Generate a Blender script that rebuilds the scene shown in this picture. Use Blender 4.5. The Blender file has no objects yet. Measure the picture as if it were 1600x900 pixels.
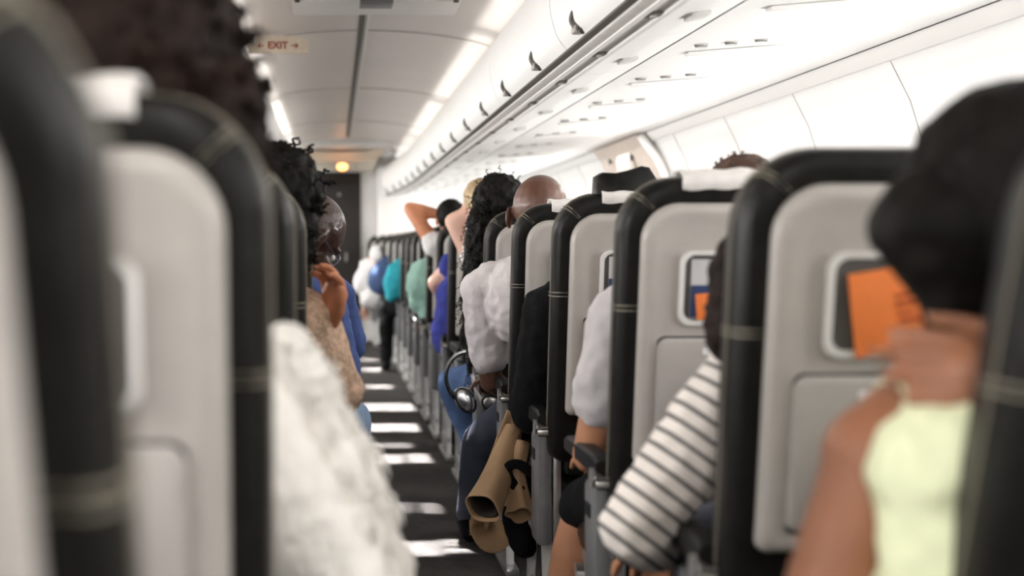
import bpy, bmesh, math, random
from mathutils import Vector, Matrix, noise
random.seed(7)
V = Vector
scene = bpy.context.scene
col = scene.collection
PI = math.pi

# ------------------------------------------------------------------ camera
F = 2090.0; VX, VY = 522.0, 388.0; CZ = 1.08      # focal length in px of the 1600 frame, vanishing point, camera height
cam_data = bpy.data.cameras.new('camera'); cam = bpy.data.objects.new('camera', cam_data); col.objects.link(cam)
cam.location = (0, 0, CZ); cam.rotation_euler = (PI/2, 0, 0)
cam_data.sensor_width = 36.0; cam_data.lens = F*36.0/1600.0
cam_data.shift_x = (800-VX)/1600.0; cam_data.shift_y = -(450-VY)/1600.0
cam_data.clip_start = 0.05; cam_data.clip_end = 60
cam_data.dof.use_dof = True; cam_data.dof.focus_distance = 4.1; cam_data.dof.aperture_fstop = 2.1
scene.camera = cam
def at(px, py, y):
    return V(((px-VX)*y/F, y, CZ+(VY-py)*y/F))

# ------------------------------------------------------------------ world, lights, exposure
scene.view_settings.view_transform = 'Standard'; scene.view_settings.look = 'None'
scene.view_settings.gamma = 1.0; scene.view_settings.use_curve_mapping = False
scene.view_settings.exposure = -0.15
W = bpy.data.worlds.new('world'); scene.world = W; W.use_nodes = True
W.node_tree.nodes['Background'].inputs[0].default_value = (0.93, 0.96, 1.0, 1)
W.node_tree.nodes['Background'].inputs[1].default_value = 2.0
Y0, Y1 = -2.6, 15.5
def area(name, loc, size, size_y, power, rot, color=(1, 0.97, 0.93), spread=PI):
    d = bpy.data.lights.new(name, 'AREA'); d.shape = 'RECTANGLE'; d.size = size; d.size_y = size_y
    d.energy = power; d.color = color; d.spread = spread
    o = bpy.data.objects.new(name, d); col.objects.link(o); o.location = loc; o.rotation_euler = rot
    return o
XC = 0.14
def mx(x): return 2*XC-x
K_CEIL, K_WALL, K_WIN, K_FILL, K_PATCH = 0.8, 9.0, 17.0, 8.0, 6.0
for k in range(6):                       # ceiling wash strips lying on top of the bins, shining up
    yy = Y0+1.6+k*2.9
    area('ceiling_wash_light', (0.70, yy, 2.055), 0.10, 2.7, K_CEIL, (PI, math.radians(20), 0))
    area('ceiling_wash_light', (mx(0.70), yy, 2.055), 0.10, 2.7, K_CEIL*1.9, (PI, math.radians(-20), 0))
for k in range(6):                       # sidewall wash strips under the bins
    yy = Y0+1.6+k*2.9
    kw = K_WALL*(0.35 if yy < 0 else 1.0)
    area('sidewall_wash_light', (1.70, yy, 1.70), 0.05, 2.7, kw, (0, math.radians(25), 0))
    area('sidewall_wash_light', (mx(1.70), yy, 1.70), 0.05, 2.7, kw, (0, math.radians(-25), 0))
for k in range(5):                       # unseen fill lights added under the ceiling behind the camera
    area('added_fill_light', (XC, -2.2+k*0.55, 2.10), 0.5, 0.4, K_FILL, (0, 0, 0))

# ------------------------------------------------------------------ materials
def mat(name, c, rough=0.5, metal=0.0, var=0.06, scale=30, bump=0.0, bscale=200, sheen=0, coat=0, spec=0.5, sss=0):
    m = bpy.data.materials.new(name); m.use_nodes = True
    nt = m.node_tree; b = nt.nodes['Principled BSDF']
    b.inputs['Roughness'].default_value = rough; b.inputs['Metallic'].default_value = metal
    b.inputs['Specular IOR Level'].default_value = spec
    if sheen: b.inputs['Sheen Weight'].default_value = sheen
    if coat: b.inputs['Coat Weight'].default_value = coat; b.inputs['Coat Roughness'].default_value = 0.3; b.inputs['Coat IOR'].default_value = 1.35
    tc = nt.nodes.new('ShaderNodeTexCoord')
    n = nt.nodes.new('ShaderNodeTexNoise'); n.inputs['Scale'].default_value = scale; n.inputs['Detail'].default_value = 3
    r = nt.nodes.new('ShaderNodeValToRGB')
    lo = [x*(1-var) for x in c]; hi = [min(1, x*(1+var)) for x in c]
    r.color_ramp.elements[0].position = 0.3; r.color_ramp.elements[1].position = 0.7
    r.color_ramp.elements[0].color = (*lo, 1); r.color_ramp.elements[1].color = (*hi, 1)
    nt.links.new(tc.outputs['Object'], n.inputs['Vector'])
    nt.links.new(n.outputs['Fac'], r.inputs['Fac']); nt.links.new(r.outputs['Color'], b.inputs['Base Color'])
    if bump:
        n2 = nt.nodes.new('ShaderNodeTexNoise'); n2.inputs['Scale'].default_value = bscale
        bp = nt.nodes.new('ShaderNodeBump'); bp.inputs['Strength'].default_value = bump; bp.inputs['Distance'].default_value = 0.01
        nt.links.new(tc.outputs['Object'], n2.inputs['Vector']); nt.links.new(n2.outputs['Fac'], bp.inputs['Height'])
        nt.links.new(bp.outputs['Normal'], b.inputs['Normal'])
    return m
def emis(name, c, s):
    m = bpy.data.materials.new(name); m.use_nodes = True
    b = m.node_tree.nodes['Principled BSDF']; b.inputs['Base Color'].default_value = (*c, 1)
    b.inputs['Emission Color'].default_value = (*c, 1); b.inputs['Emission Strength'].default_value = s
    return m
M = {}
M['shell'] = mat('seat_shell_plastic', (0.47, 0.44, 0.41), 0.32, var=0.03)
M['tray'] = mat('tray_plastic', (0.455, 0.43, 0.405), 0.38, var=0.03)
M['rim'] = mat('pocket_rim_plastic', (0.80, 0.79, 0.77), 0.3, var=0.02)
M['leather'] = mat('black_leather', (0.010, 0.0095, 0.0085), 0.40, var=0.2, bump=0.12, bscale=120, spec=0.12, coat=0.22)
M['thread'] = mat('seam_thread', (0.30, 0.27, 0.21), 0.7)
M['cover'] = mat('white_headrest_cloth', (0.85, 0.82, 0.79), 0.9, bump=0.1)
M['dark'] = mat('dark_plastic', (0.010, 0.010, 0.010), 0.45, spec=0.3)
M['gap'] = mat('dark_gap', (0.03, 0.028, 0.026), 0.7)
M['pocket'] = mat('pocket_inner', (0.10, 0.095, 0.09), 0.6)
M['metal'] = mat('brushed_aluminium', (0.72, 0.71, 0.70), 0.28, metal=0.85, var=0.05)
M['legm'] = mat('bright_leg_metal', (0.86, 0.86, 0.85), 0.35, metal=0.3, var=0.03)
M['grey'] = mat('grey_end_bay_plastic', (0.17, 0.17, 0.175), 0.35, var=0.05)
M['white'] = mat('white_cabin_plastic', (0.86, 0.845, 0.82), 0.45, var=0.015, scale=2)
M['bin'] = mat('white_bin_plastic', (0.87, 0.865, 0.845), 0.4, var=0.012, scale=2)
M['ceil'] = mat('ceiling_panel', (0.84, 0.78, 0.735), 0.33, var=0.04, scale=1.1)
M['wall'] = mat('sidewall_panel', (0.86, 0.85, 0.84), 0.4, var=0.01, scale=2)
M['strip'] = mat('rail_strip_grey', (0.42, 0.40, 0.37), 0.5)
M['nozzle'] = mat('pale_grey_nozzle', (0.62, 0.61, 0.59), 0.4)
M['rail'] = mat('pale_rail', (0.66, 0.64, 0.60), 0.4)
M['cream'] = mat('cream_panel', (0.76, 0.70, 0.65), 0.5)
M['groove'] = mat('olive_groove', (0.10, 0.09, 0.075), 0.6)
M['beige'] = mat('beige_panel', (0.66, 0.57, 0.50), 0.5)
M['carpet'] = mat('dark_carpet', (0.036, 0.032, 0.029), 0.95, var=0.35, scale=25, bump=0.5, bscale=300)
M['door'] = mat('brown_curtain_door', (0.020, 0.015, 0.013), 0.6)
M['orange'] = mat('orange_card', (0.95, 0.25, 0.06), 0.5, var=0.04)
M['print'] = mat('dark_red_print', (0.45, 0.085, 0.02), 0.6)
M['bluecard'] = mat('navy_magazine', (0.03, 0.055, 0.15), 0.35)
M['silver'] = mat('pale_magazine', (0.62, 0.61, 0.62), 0.3)
M['label'] = mat('white_sticker', (0.9, 0.9, 0.9), 0.5)
M['exit'] = mat('exit_sign_cream', (0.84, 0.74, 0.60), 0.5)
M['exitred'] = mat('exit_red', (0.40, 0.06, 0.03), 0.6)
M['lamp'] = emis('amber_lamp', (1.0, 0.42, 0.12), 5.0)
M['skin_dark'] = mat('skin_dark_brown', (0.115, 0.052, 0.034), 0.34, var=0.12, scale=18, bump=0.06, bscale=90)
M['skin_deep'] = mat('skin_deep_brown', (0.052, 0.027, 0.021), 0.28, var=0.25, scale=40, bump=0.25, bscale=60)
M['skin_brown'] = mat('skin_brown', (0.33, 0.135, 0.07), 0.45, var=0.08, scale=12)
M['skin_tan'] = mat('skin_tan', (0.50, 0.235, 0.13), 0.5, var=0.08, scale=14)
M['skin_pink'] = mat('skin_pale', (0.74, 0.45, 0.35), 0.5, var=0.05)
M['skin_orange'] = mat('skin_warm', (0.60, 0.24, 0.12), 0.5, var=0.07)
M['hair_black'] = mat('black_hair', (0.007, 0.006, 0.005), 0.6, var=0.5, bump=0.3, bscale=120, spec=0.12)
M['hair_dbrown'] = mat('dark_brown_hair', (0.016, 0.009, 0.007), 0.7, var=0.5, bump=0.6, bscale=60, spec=0.15)
M['hair_brown'] = mat('brown_hair', (0.07, 0.032, 0.018), 0.6, var=0.5, bump=0.5, bscale=120)
M['hair_blond'] = mat('blond_hair', (0.42, 0.30, 0.17), 0.55, var=0.35, bump=0.5, bscale=120)
def cloth(n, c, **k): M[n] = mat(n, c, k.pop('rough', 0.9), var=k.pop('var', 0.05), scale=k.pop('scale', 20), bump=k.pop('bump', 0.25), bscale=k.pop('bscale', 300), **k)
cloth('white_tshirt', (0.74, 0.69, 0.69)); cloth('grey_tshirt', (0.60, 0.57, 0.58)); cloth('fluffy_white', (0.95, 0.92, 0.87), var=0.03, scale=12, bump=0.8, bscale=60)
cloth('black_cloth', (0.006, 0.006, 0.007), spec=0.15); cloth('yellow_green_top', (0.90, 0.95, 0.64)); cloth('blue_shirt', (0.075, 0.125, 0.34))
cloth('navy_jeans', (0.035, 0.042, 0.065)); cloth('light_jeans', (0.25, 0.36, 0.52)); cloth('blue_jeans', (0.05, 0.095, 0.21))
cloth('sage', (0.30, 0.50, 0.42)); cloth('teal', (0.02, 0.33, 0.40)); cloth('royal', (0.03, 0.04, 0.27)); cloth('navy', (0.05, 0.09, 0.20))
cloth('red', (0.45, 0.06, 0.03)); cloth('pale_pink', (0.72, 0.52, 0.46)); cloth('white_cloth', (0.85, 0.83, 0.82))
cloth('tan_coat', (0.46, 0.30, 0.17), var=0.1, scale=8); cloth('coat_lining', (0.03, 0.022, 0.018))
# lace sleeve: blotchy beige pattern
M['lace'] = mat('beige_lace', (0.66, 0.46, 0.33), 0.9, var=0.28, scale=75, bump=0.6, bscale=110)
def stripe_mat():
    m = bpy.data.materials.new('striped_knit'); m.use_nodes = True; nt = m.node_tree; b = nt.nodes['Principled BSDF']
    b.inputs['Roughness'].default_value = 0.9
    a = nt.nodes.new('ShaderNodeAttribute'); a.attribute_name = 'along'
    mul = nt.nodes.new('ShaderNodeMath'); mul.operation = 'MULTIPLY'; mul.inputs[1].default_value = 2*PI/0.026
    si = nt.nodes.new('ShaderNodeMath'); si.operation = 'SINE'
    r = nt.nodes.new('ShaderNodeValToRGB'); r.color_ramp.elements[0].position = 0.10; r.color_ramp.elements[1].position = 0.24
    r.color_ramp.elements[0].color = (0.045, 0.04, 0.045, 1); r.color_ramp.elements[1].color = (0.78, 0.72, 0.67, 1)
    ad = nt.nodes.new('ShaderNodeMath'); ad.operation = 'MULTIPLY_ADD'; ad.inputs[1].default_value = 0.5; ad.inputs[2].default_value = 0.5
    nt.links.new(a.outputs['Fac'], mul.inputs[0]); nt.links.new(mul.outputs[0], si.inputs[0]); nt.links.new(si.outputs[0], ad.inputs[0])
    nt.links.new(ad.outputs[0], r.inputs['Fac']); nt.links.new(r.outputs['Color'], b.inputs['Base Color'])
    return m
M['stripes'] = stripe_mat()
gm = bpy.data.materials.new('window_pane'); gm.use_nodes = True
_nt = gm.node_tree; _nt.nodes.remove(_nt.nodes['Principled BSDF'])
_t = _nt.nodes.new('ShaderNodeBsdfTransparent'); _g = _nt.nodes.new('ShaderNodeBsdfGlossy'); _g.inputs['Roughness'].default_value = 0.05
_m = _nt.nodes.new('ShaderNodeMixShader'); _m.inputs[0].default_value = 0.08
_nt.links.new(_t.outputs[0], _m.inputs[1]); _nt.links.new(_g.outputs[0], _m.inputs[2]); _nt.links.new(_m.outputs[0], _nt.nodes['Material Output'].inputs[0])
M['glass'] = gm

# ------------------------------------------------------------------ object helpers
def link(name, me, m, parent=None, loc=None):
    o = bpy.data.objects.new(name, me); col.objects.link(o)
    if m is not None: me.materials.clear(); me.materials.append(m)
    if loc is not None: o.location = loc
    if parent is not None:
        o.parent = parent
    return o
def finish(name, bm, m, parent=None, smooth=True, loc=None, angle=40):
    bmesh.ops.recalc_face_normals(bm, faces=bm.faces)
    me = bpy.data.meshes.new(name); bm.to_mesh(me); bm.free()
    if smooth:
        for p in me.polygons: p.use_smooth = True
        try: me.set_sharp_from_angle(angle=math.radians(angle))
        except Exception: pass
    return link(name, me, m, parent, loc)
def tag(o, label, cat, group=None, kind=None):
    if label: o['label'] = label
    if cat: o['category'] = cat
    if group: o['group'] = group
    if kind: o['kind'] = kind
    return o
def struct(o): o['kind'] = 'structure'; return o
def empty(name, loc=(0, 0, 0), rz=0):
    o = bpy.data.objects.new(name, None); col.objects.link(o); o.location = loc; o.rotation_euler = (0, 0, rz)
    o.empty_display_size = 0.1; return o
def copy_tree(o, parent=None):
    c = o.copy(); col.objects.link(c)
    if parent is not None: c.parent = parent
    for ch in list(o.children): copy_tree(ch, c)
    return c
def box(bm, c, s, bev=0.0, rot=None):
    r = bmesh.ops.create_cube(bm, size=1.0); vs = r['verts']
    bmesh.ops.scale(bm, vec=s, verts=vs)
    if bev > 0:
        es = list({e for v in vs for e in v.link_edges})
        g = bmesh.ops.bevel(bm, geom=es, offset=bev, segments=2, affect='EDGES', profile=0.6)
        vs = list({v for f in g['faces'] for v in f.verts} | {v for v in vs if v.is_valid})
        seen = set(vs); stack = list(vs)
        while stack:
            v = stack.pop()
            for e in v.link_edges:
                w = e.other_vert(v)
                if w not in seen: seen.add(w); stack.append(w)
        vs = list(seen)
    if rot is not None: bmesh.ops.rotate(bm, cent=(0, 0, 0), matrix=rot, verts=vs)
    bmesh.ops.translate(bm, vec=c, verts=vs)
    return vs
def frame_of(d):
    d = d.normalized(); up = V((0, 0, 1)) if abs(d.z) < 0.95 else V((0, 1, 0))
    a = d.cross(up).normalized(); b = a.cross(d).normalized(); return a, b, d
def tube(bm, pts, radii, seg=10, caps=True, flat=1.0, flat_dir=None):
    pts = [V(p) for p in pts]
    if not isinstance(radii, (list, tuple)): radii = [radii]*len(pts)
    rings = []; pa = None
    for i, p in enumerate(pts):
        d = (pts[min(i+1, len(pts)-1)]-pts[max(i-1, 0)])
        if d.length < 1e-9: d = V((0, 0, 1))
        d.normalize()
        if pa is None:
            a, b, _ = frame_of(d)
            if flat_dir is not None:
                b = V(flat_dir); b = (b-d*b.dot(d)).normalized(); a = b.cross(d).normalized()
        else:
            a = (pa-d*pa.dot(d)).normalized(); b = d.cross(a).normalized()
        pa = a
        rings.append([bm.verts.new(p+radii[i]*(math.cos(t)*a+math.sin(t)*b*flat)) for t in [2*PI*k/seg for k in range(seg)]])
    for r0, r1 in zip(rings, rings[1:]):
        for k in range(seg): bm.faces.new((r0[k], r0[(k+1) % seg], r1[(k+1) % seg], r1[k]))
    if caps:
        bm.faces.new(list(reversed(rings[0]))); bm.faces.new(rings[-1])
    return rings
def smooth_path(pts, n=6):
    pts = [V(p) for p in pts]; out = []
    for i in range(len(pts)-1):
        p0 = pts[max(i-1, 0)]; p1 = pts[i]; p2 = pts[i+1]; p3 = pts[min(i+2, len(pts)-1)]
        for k in range(n):
            t = k/n
            out.append(0.5*((2*p1)+(p2-p0)*t+(2*p0-5*p1+4*p2-p3)*t*t+(3*p1-3*p2+p3-p0)*t*t*t))
    out.append(pts[-1]); return out
def outline(w, z0, z1, rt, rb, n=8):
    """half width w, bottom z0, top z1, top and bottom corner radius: closed loop of (x, z)"""
    rt = max(0.001, min(rt, w)); rb = max(0.001, min(rb, w)); L = []
    for cx, cz, r, a0 in ((w-rb, z0+rb, rb, -PI/2), (w-rt, z1-rt, rt, 0), (-w+rt, z1-rt, rt, PI/2), (-w+rb, z0+rb, rb, PI)):
        for k in range(n+1):
            a = a0+PI/2*k/n; L.append((cx+r*math.cos(a), cz+r*math.sin(a)))
    return L
def slab(bm, loops, cx=0.0, cap0=True, cap1=True, n=8):
    """loops: (half_w, z0, z1, r_top, r_bottom, y)"""
    R = []
    for (w, z0, z1, rt, rb, y) in loops:
        R.append([bm.verts.new((cx+x, y, z)) for x, z in outline(w, z0, z1, rt, rb, n)])
    for a, b in zip(R, R[1:]):
        N = len(a)
        for k in range(N): bm.faces.new((a[k], a[(k+1) % N], b[(k+1) % N], b[k]))
    if cap0: bm.faces.new(R[0])
    if cap1: bm.faces.new(list(reversed(R[-1])))
def taper(y):
    return 0.16*((y-11)/4.0)**2 if y > 11 else 0.0
def extrude(bm, prof, y0, y1, side=1, closed=False, step=0.5, use_taper=True, caps=True):
    """profile (x, z) of the right-hand side, mirrored for side=-1"""
    n = max(1, int(math.ceil((y1-y0)/step))); R = []
    for i in range(n+1):
        y = y0+(y1-y0)*i/n; s = taper(y) if use_taper else 0
        R.append([bm.verts.new(((x-s) if side > 0 else mx(x-s), y, z)) for x, z in prof])
    for a, b in zip(R, R[1:]):
        m = len(a)
        for k in range(m if closed else m-1): bm.faces.new((a[k], a[(k+1) % m], b[(k+1) % m], b[k]))
    if closed and caps: bm.faces.new(R[0]); bm.faces.new(list(reversed(R[-1])))
def thick(o, t, off=-1):
    md = o.modifiers.new('thickness', 'SOLIDIFY'); md.thickness = t; md.offset = off; return o
def spline2(pts, n=5):
    return [(p.x, p.y) for p in smooth_path([V((a, b, 0)) for a, b in pts], n)]

# ------------------------------------------------------------------ cabin
bm = bmesh.new(); box(bm, (XC, (Y0+Y1)/2, -0.03), (3.9, Y1-Y0, 0.06)); struct(finish('floor', bm, M['carpet'], smooth=False))
# sidewalls with window openings
WZ0, WZ1 = 1.03, 1.36
def wall_x(z):
    P = [(2.0, 1.82), (1.0, 1.96)]
    pts = [(0, 1.84), (0.5, 1.93), (0.9, 1.965), (1.15, 1.96), (1.38, 1.93), (1.56, 1.875), (1.69, 1.81)]
    for (za, xa), (zb, xb) in zip(pts, pts[1:]):
        if z <= zb: return xa+(xb-xa)*(z-za)/(zb-za)
    return pts[-1][1]
WSP = 0.52; W_first = Y0+0.30
wins = []
yw = W_first
while yw+0.3 < 15.2:
    wins.append(yw); yw += WSP
door_gap = (7.5, 9.0)
for side, nm in ((1, 'wall_right'), (-1, 'wall_left')):
    bm = bmesh.new()
    zs = [0, 0.25, 0.5, 0.7, 0.9, WZ0, 1.10, 1.20, 1.30, WZ1, 1.44, 1.50, 1.56, 1.62, 1.69]
    ys = sorted(set([Y0, Y1]+[w for w in wins]+[w+0.24 for w in wins]))
    vs = {}
    for y in ys:
        for z in zs:
            x = wall_x(z)-taper(y); vs[(y, z)] = bm.verts.new((x if side > 0 else mx(x), y, z))
    for ya, yb in zip(ys, ys[1:]):
        hole = any(abs(ya-w) < 1e-6 for w in wins)
        for za, zb in zip(zs, zs[1:]):
            if hole and za >= WZ0-1e-6 and zb <= WZ1+1e-6: continue
            bm.faces.new((vs[(ya, za)], vs[(yb, za)], vs[(yb, zb)], vs[(ya, zb)]))
    o = finish(nm, bm, M['wall']); thick(o, 0.03, 1 if side > 0 else -1); struct(o)
# panel joints on the right sidewall, one mesh per joint line
k = 0
yj = 4.35-0.93*6
while yj < 15:
    bm = bmesh.new()
    pts = [(wall_x(z)-taper(yj)-0.001, yj, z) for z in (0.5, 0.9, 1.15, 1.38, 1.56, 1.69)]
    tube(bm, pts, 0.0022, 6)
    if yj > 2.5: k += 1; struct(finish('trim_%d' % k, bm, M['strip']))
    else: bm.free()
    yj += 0.93
NT = k
# windows
wi = 0
for side in (1, -1):
    for w in wins:
        if w < -0.6 and side > 0: pass
        wi += 1
        xw = wall_x(1.2)-taper(w)
        bm = bmesh.new()
        slab(bm, [(0.145, WZ0-0.03, WZ1+0.03, 0.08, 0.08, 0.0), (0.14, WZ0-0.025, WZ1+0.025, 0.08, 0.08, -0.012), (0.112, WZ0+0.01, WZ1-0.01, 0.07, 0.07, -0.010), (0.100, WZ0+0.025, WZ1-0.025, 0.06, 0.06, 0.02)], cap0=False, cap1=False, n=5)
        rot = Matrix.Rotation(-PI/2 if side > 0 else PI/2, 4, 'Z')
        bmesh.ops.transform(bm, matrix=Matrix.Translation(((xw if side > 0 else mx(xw)), w+0.12, 0)) @ rot @ Matrix.Scale(1, 4), verts=bm.verts)
        fr = struct(finish('window_%d' % wi, bm, M['white']))
        bm = bmesh.new(); slab(bm, [(0.104, WZ0+0.02, WZ1-0.02, 0.06, 0.06, 0.018), (0.104, WZ0+0.02, WZ1-0.02, 0.06, 0.06, 0.022)], n=5)
        bmesh.ops.transform(bm, matrix=Matrix.Translation(((xw if side > 0 else mx(xw)), w+0.12, 0)) @ rot, verts=bm.verts)
        finish('pane', bm, M['glass'], fr)
        # daylight entering through that window
        xo = (xw+0.10) if side > 0 else mx(xw+0.10)
        area('window_daylight', (xo, w+0.12, 1.22), 0.34, 0.26, K_WIN*(1.0 if side > 0 else 1.15)*(1.0 if w > 0.6 else 0.7), (0, PI/2 if side > 0 else -PI/2, 0), (1.0, 0.98, 0.96))
# ceiling
CP = spline2([(0.82, 2.045), (0.72, 2.085), (0.55, 2.12), (0.35, 2.142), (0.14, 2.150)], 5)
full = CP+[(mx(x), z) for x, z in reversed(CP[:-1])]
bm = bmesh.new(); extrude(bm, full, Y0, 13.0, closed=False, use_taper=False, step=1.5)
o = finish('ceiling', bm, M['ceil']); thick(o, 0.02, 1); struct(o)
bm = bmesh.new(); extrude(bm, [(x, z-0.0) for x, z in full], 13.0, Y1, use_taper=False, step=0.8)
for v in bm.verts: v.co.z = min(v.co.z, 2.11) if v.co.y > 13.2 else v.co.z
o = finish('ceiling_front', bm, M['white']); thick(o, 0.02, 1); struct(o)
# centre groove of the ceiling
for (xa, ww, mt) in ((0.128, 0.014, 'groove'), (0.148, 0.007, 'strip'), (0.160, 0.010, 'white')):
    bm = bmesh.new(); box(bm, (xa, (Y0+12.8)/2, 2.1475), (ww*1.6, 12.8-Y0, 0.012), 0.003)
    NT += 1; struct(finish('trim_%d' % NT, bm, M[mt]))
# ceiling panel joints, arched
for yj in (6.55, 8.9, 11.2):
    bm = bmesh.new(); tube(bm, [(x, yj, z-0.002) for x, z in full], 0.0022, 6); NT += 1
    struct(finish('trim_%d' % NT, bm, M['strip']))
# overhead bins
BP = spline2([(0.684, 1.660), (0.652, 1.705), (0.632, 1.79), (0.640, 1.885), (0.690, 1.975), (0.765, 2.030), (0.835, 2.052)], 4)
def bin_unit(side, ya, yb, last=False):
    root = empty('overhead_bin', (0, (ya+yb)/2, 0))
    y0 = ya-(ya+yb)/2; y1 = -y0
    ox = (ya+yb)/2
    bm = bmesh.new()
    prof = BP+[(1.55, 2.052), (1.62, 1.75), (0.74, 1.665)]
    n = 8; R = []
    for i in range(n+1):
        y = ya+0.004+(yb-ya-0.008)*i/n; s = taper(y); e = 0.0
        if last: e = 0.10*max(0, (i-n+3)/3.0)**2
        R.append([bm.verts.new((((x-s) if side > 0 else mx(x-s))+(e*side if x < 0.9 else 0), y-ox, z+(e*0.6 if z < 1.8 else -e*0.3))) for x, z in prof])
    for a, b in zip(R, R[1:]):
        m = len(a)
        for k in range(m): bm.faces.new((a[k], a[(k+1) % m], b[(k+1) % m], b[k]))
    bm.faces.new(R[0]); bm.faces.new(list(reversed(R[-1])))
    finish('door', bm, M['bin'], root)
    return root
by = 3.92-1.5*4
hy = 4.02
idx = 0
while by < 14.4:
    ye = min(by+1.5, 14.8)
    for side in (1, -1):
        r = bin_unit(side, by, ye, last=(ye >= 14.7))
        if side > 0:
            tag(r, 'white overhead bin with dark latch recesses above the right-hand seats', 'overhead bin', 'overhead bins along the right side')
        else:
            tag(r, 'white overhead bin above the left-hand seats', 'overhead bin', 'overhead bins along the left side')
        for q in (-0.5, 0.5) if side > 0 else ():
            yh = by+0.85+q*0.75-0.02
            if yh > 14.2: continue
            s = taper(yh)
            bm = bmesh.new()
            # crescent cup on the lower lip of the door
            pts = []
            for t in range(9):
                a = t/8.0
                z = 1.672+0.052*a; x = 0.676-0.028*math.sin(min(1, a*1.1)*PI/2)
                pts.append((x-s, yh-by-(ye-by)/2+0.030*math.sin(a*PI)*1.0, z))
            tube(bm, pts, [0.003+0.010*math.sin(min(1, 1.0-t/8.0+0.1)*PI*0.6) for t in range(9)], 8)
            finish('latch', bm, M['groove'], r)
            bm = bmesh.new(); box(bm, (0.668-s, yh-by-(ye-by)/2+0.035, 1.678), (0.030, 0.05, 0.020), 0.004)
            finish('latch_button', bm, M['strip'], r)
    by += 1.5
for side in (1, -1):
    def strip(name, prof, m, closed=True, y0=Y0, y1=14.6):
        global NT
        bm = bmesh.new(); extrude(bm, prof, y0, y1, side=side, closed=closed); NT += 1
        return struct(finish('trim_%d' % NT, bm, m))
    strip('g', [(0.682, 1.662), (0.704, 1.662), (0.704, 1.654), (0.682, 1.656)], M['groove'])
    strip('a', [(0.704, 1.660), (0.736, 1.660), (0.736, 1.644), (0.706, 1.648)], M['rail'])
    strip('b', [(0.736, 1.660), (0.750, 1.660), (0.748, 1.637), (0.736, 1.640)], M['white'])
    strip('c', [(0.750, 1.660), (0.786, 1.660), (0.786, 1.646), (0.750, 1.644)], M['strip'])
    strip('d', [(0.786, 1.665), (0.800, 1.665), (0.798, 1.636), (0.786, 1.638)], M['white'])
    strip('e', [(0.992, 1.70), (1.006, 1.70), (1.006, 1.686), (0.992, 1.686)], M['gap'])
    strip('f', [(1.755, 1.76), (1.762, 1.76), (1.762, 1.735), (1.755, 1.735)], M['gap'])
    strip('w', [(1.762, 1.76), (1.82, 1.72), (1.82, 1.688), (1.800, 1.690), (1.766, 1.725)], M['white'])
    # PSU soffit: inner and outer faces
    bm = bmesh.new(); extrude(bm, [(1.006, 1.684), (1.30, 1.708), (1.755, 1.736), (1.755, 1.76), (1.006, 1.70)], Y0, 14.8, side=side, closed=True)
    NT += 1; struct(finish('trim_%d' % NT, bm, M['bin']))
# dark squares on the rail
for k in range(20):
    y = 3.22-0.66*2+0.66*k
    if y < 1.8 or y > 13.5: continue
    bm = bmesh.new(); box(bm, (0.768-taper(y), y, 1.6425), (0.026, 0.075, 0.006), 0.002)
    o = finish('rail_light', bm, M['groove'])
    c = bmesh.new(); box(c, (0.768-taper(y), y, 1.6385), (0.012, 0.025, 0.004), 0.001); finish('lens', c, M['strip'], o)
    tag(o, 'small dark socket on the grey rail beneath the right-hand bins', 'light fitting', 'small sockets along the bin rail')
# PSU panels (one per row) with reading lights, nozzles and a recessed catch
def psu(y, side, group):
    root = empty('service_panel', (0, y, 0))
    X = (lambda x: x) if side > 0 else mx
    s = taper(y)
    bm = bmesh.new()
    pr = [(0.800, 1.648), (0.90, 1.662), (0.992, 1.680), (0.992, 1.70), (0.800, 1.70)]
    R = [[bm.verts.new((X(x-s), yy, z)) for x, z in pr] for yy in (-0.393, 0.393)]
    for k in range(5): bm.faces.new((R[0][k], R[0][(k+1) % 5], R[1][(k+1) % 5], R[1][k]))
    bm.faces.new(R[0]); bm.faces.new(list(reversed(R[1])))
    finish('panel', bm, M['bin'], root, smooth=False)
    bm = bmesh.new()
    rot = Matrix.Rotation(math.radians(-10 if side > 0 else 10), 3, 'Y')
    box(bm, (X(0.905-s), 0.06, 1.659), (0.050, 0.085, 0.012), 0.004, rot)
    finish('catch', bm, M['nozzle'], root)
    for q in range(3):
        bm = bmesh.new(); tube(bm, [(X(1.10+0.09*q-s), -0.05, 1.692+0.008*q), (X(1.10+0.09*q-s), -0.05, 1.682+0.008*q)], [0.022, 0.017], 14)
        finish('air_nozzle', bm, M['nozzle'], root)
    bm = bmesh.new(); box(bm, (X(1.28-s), 0.12, 1.700), (0.36, 0.05, 0.010), 0.004, Matrix.Rotation(math.radians(-4.5 if side > 0 else 4.5), 3, 'Y'))
    finish('sign_strip', bm, M['white'], root)
    tag(root, 'white service panel under the %s bins with catch and air nozzles' % ('right-hand' if side > 0 else 'left-hand'), 'service panel', group)
for k in range(19):
    psu(0.9+0.79*k, 1, 'service panels over the right-hand rows')
    psu(0.9+0.79*k, -1, 'service panels over the left-hand rows')
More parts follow.
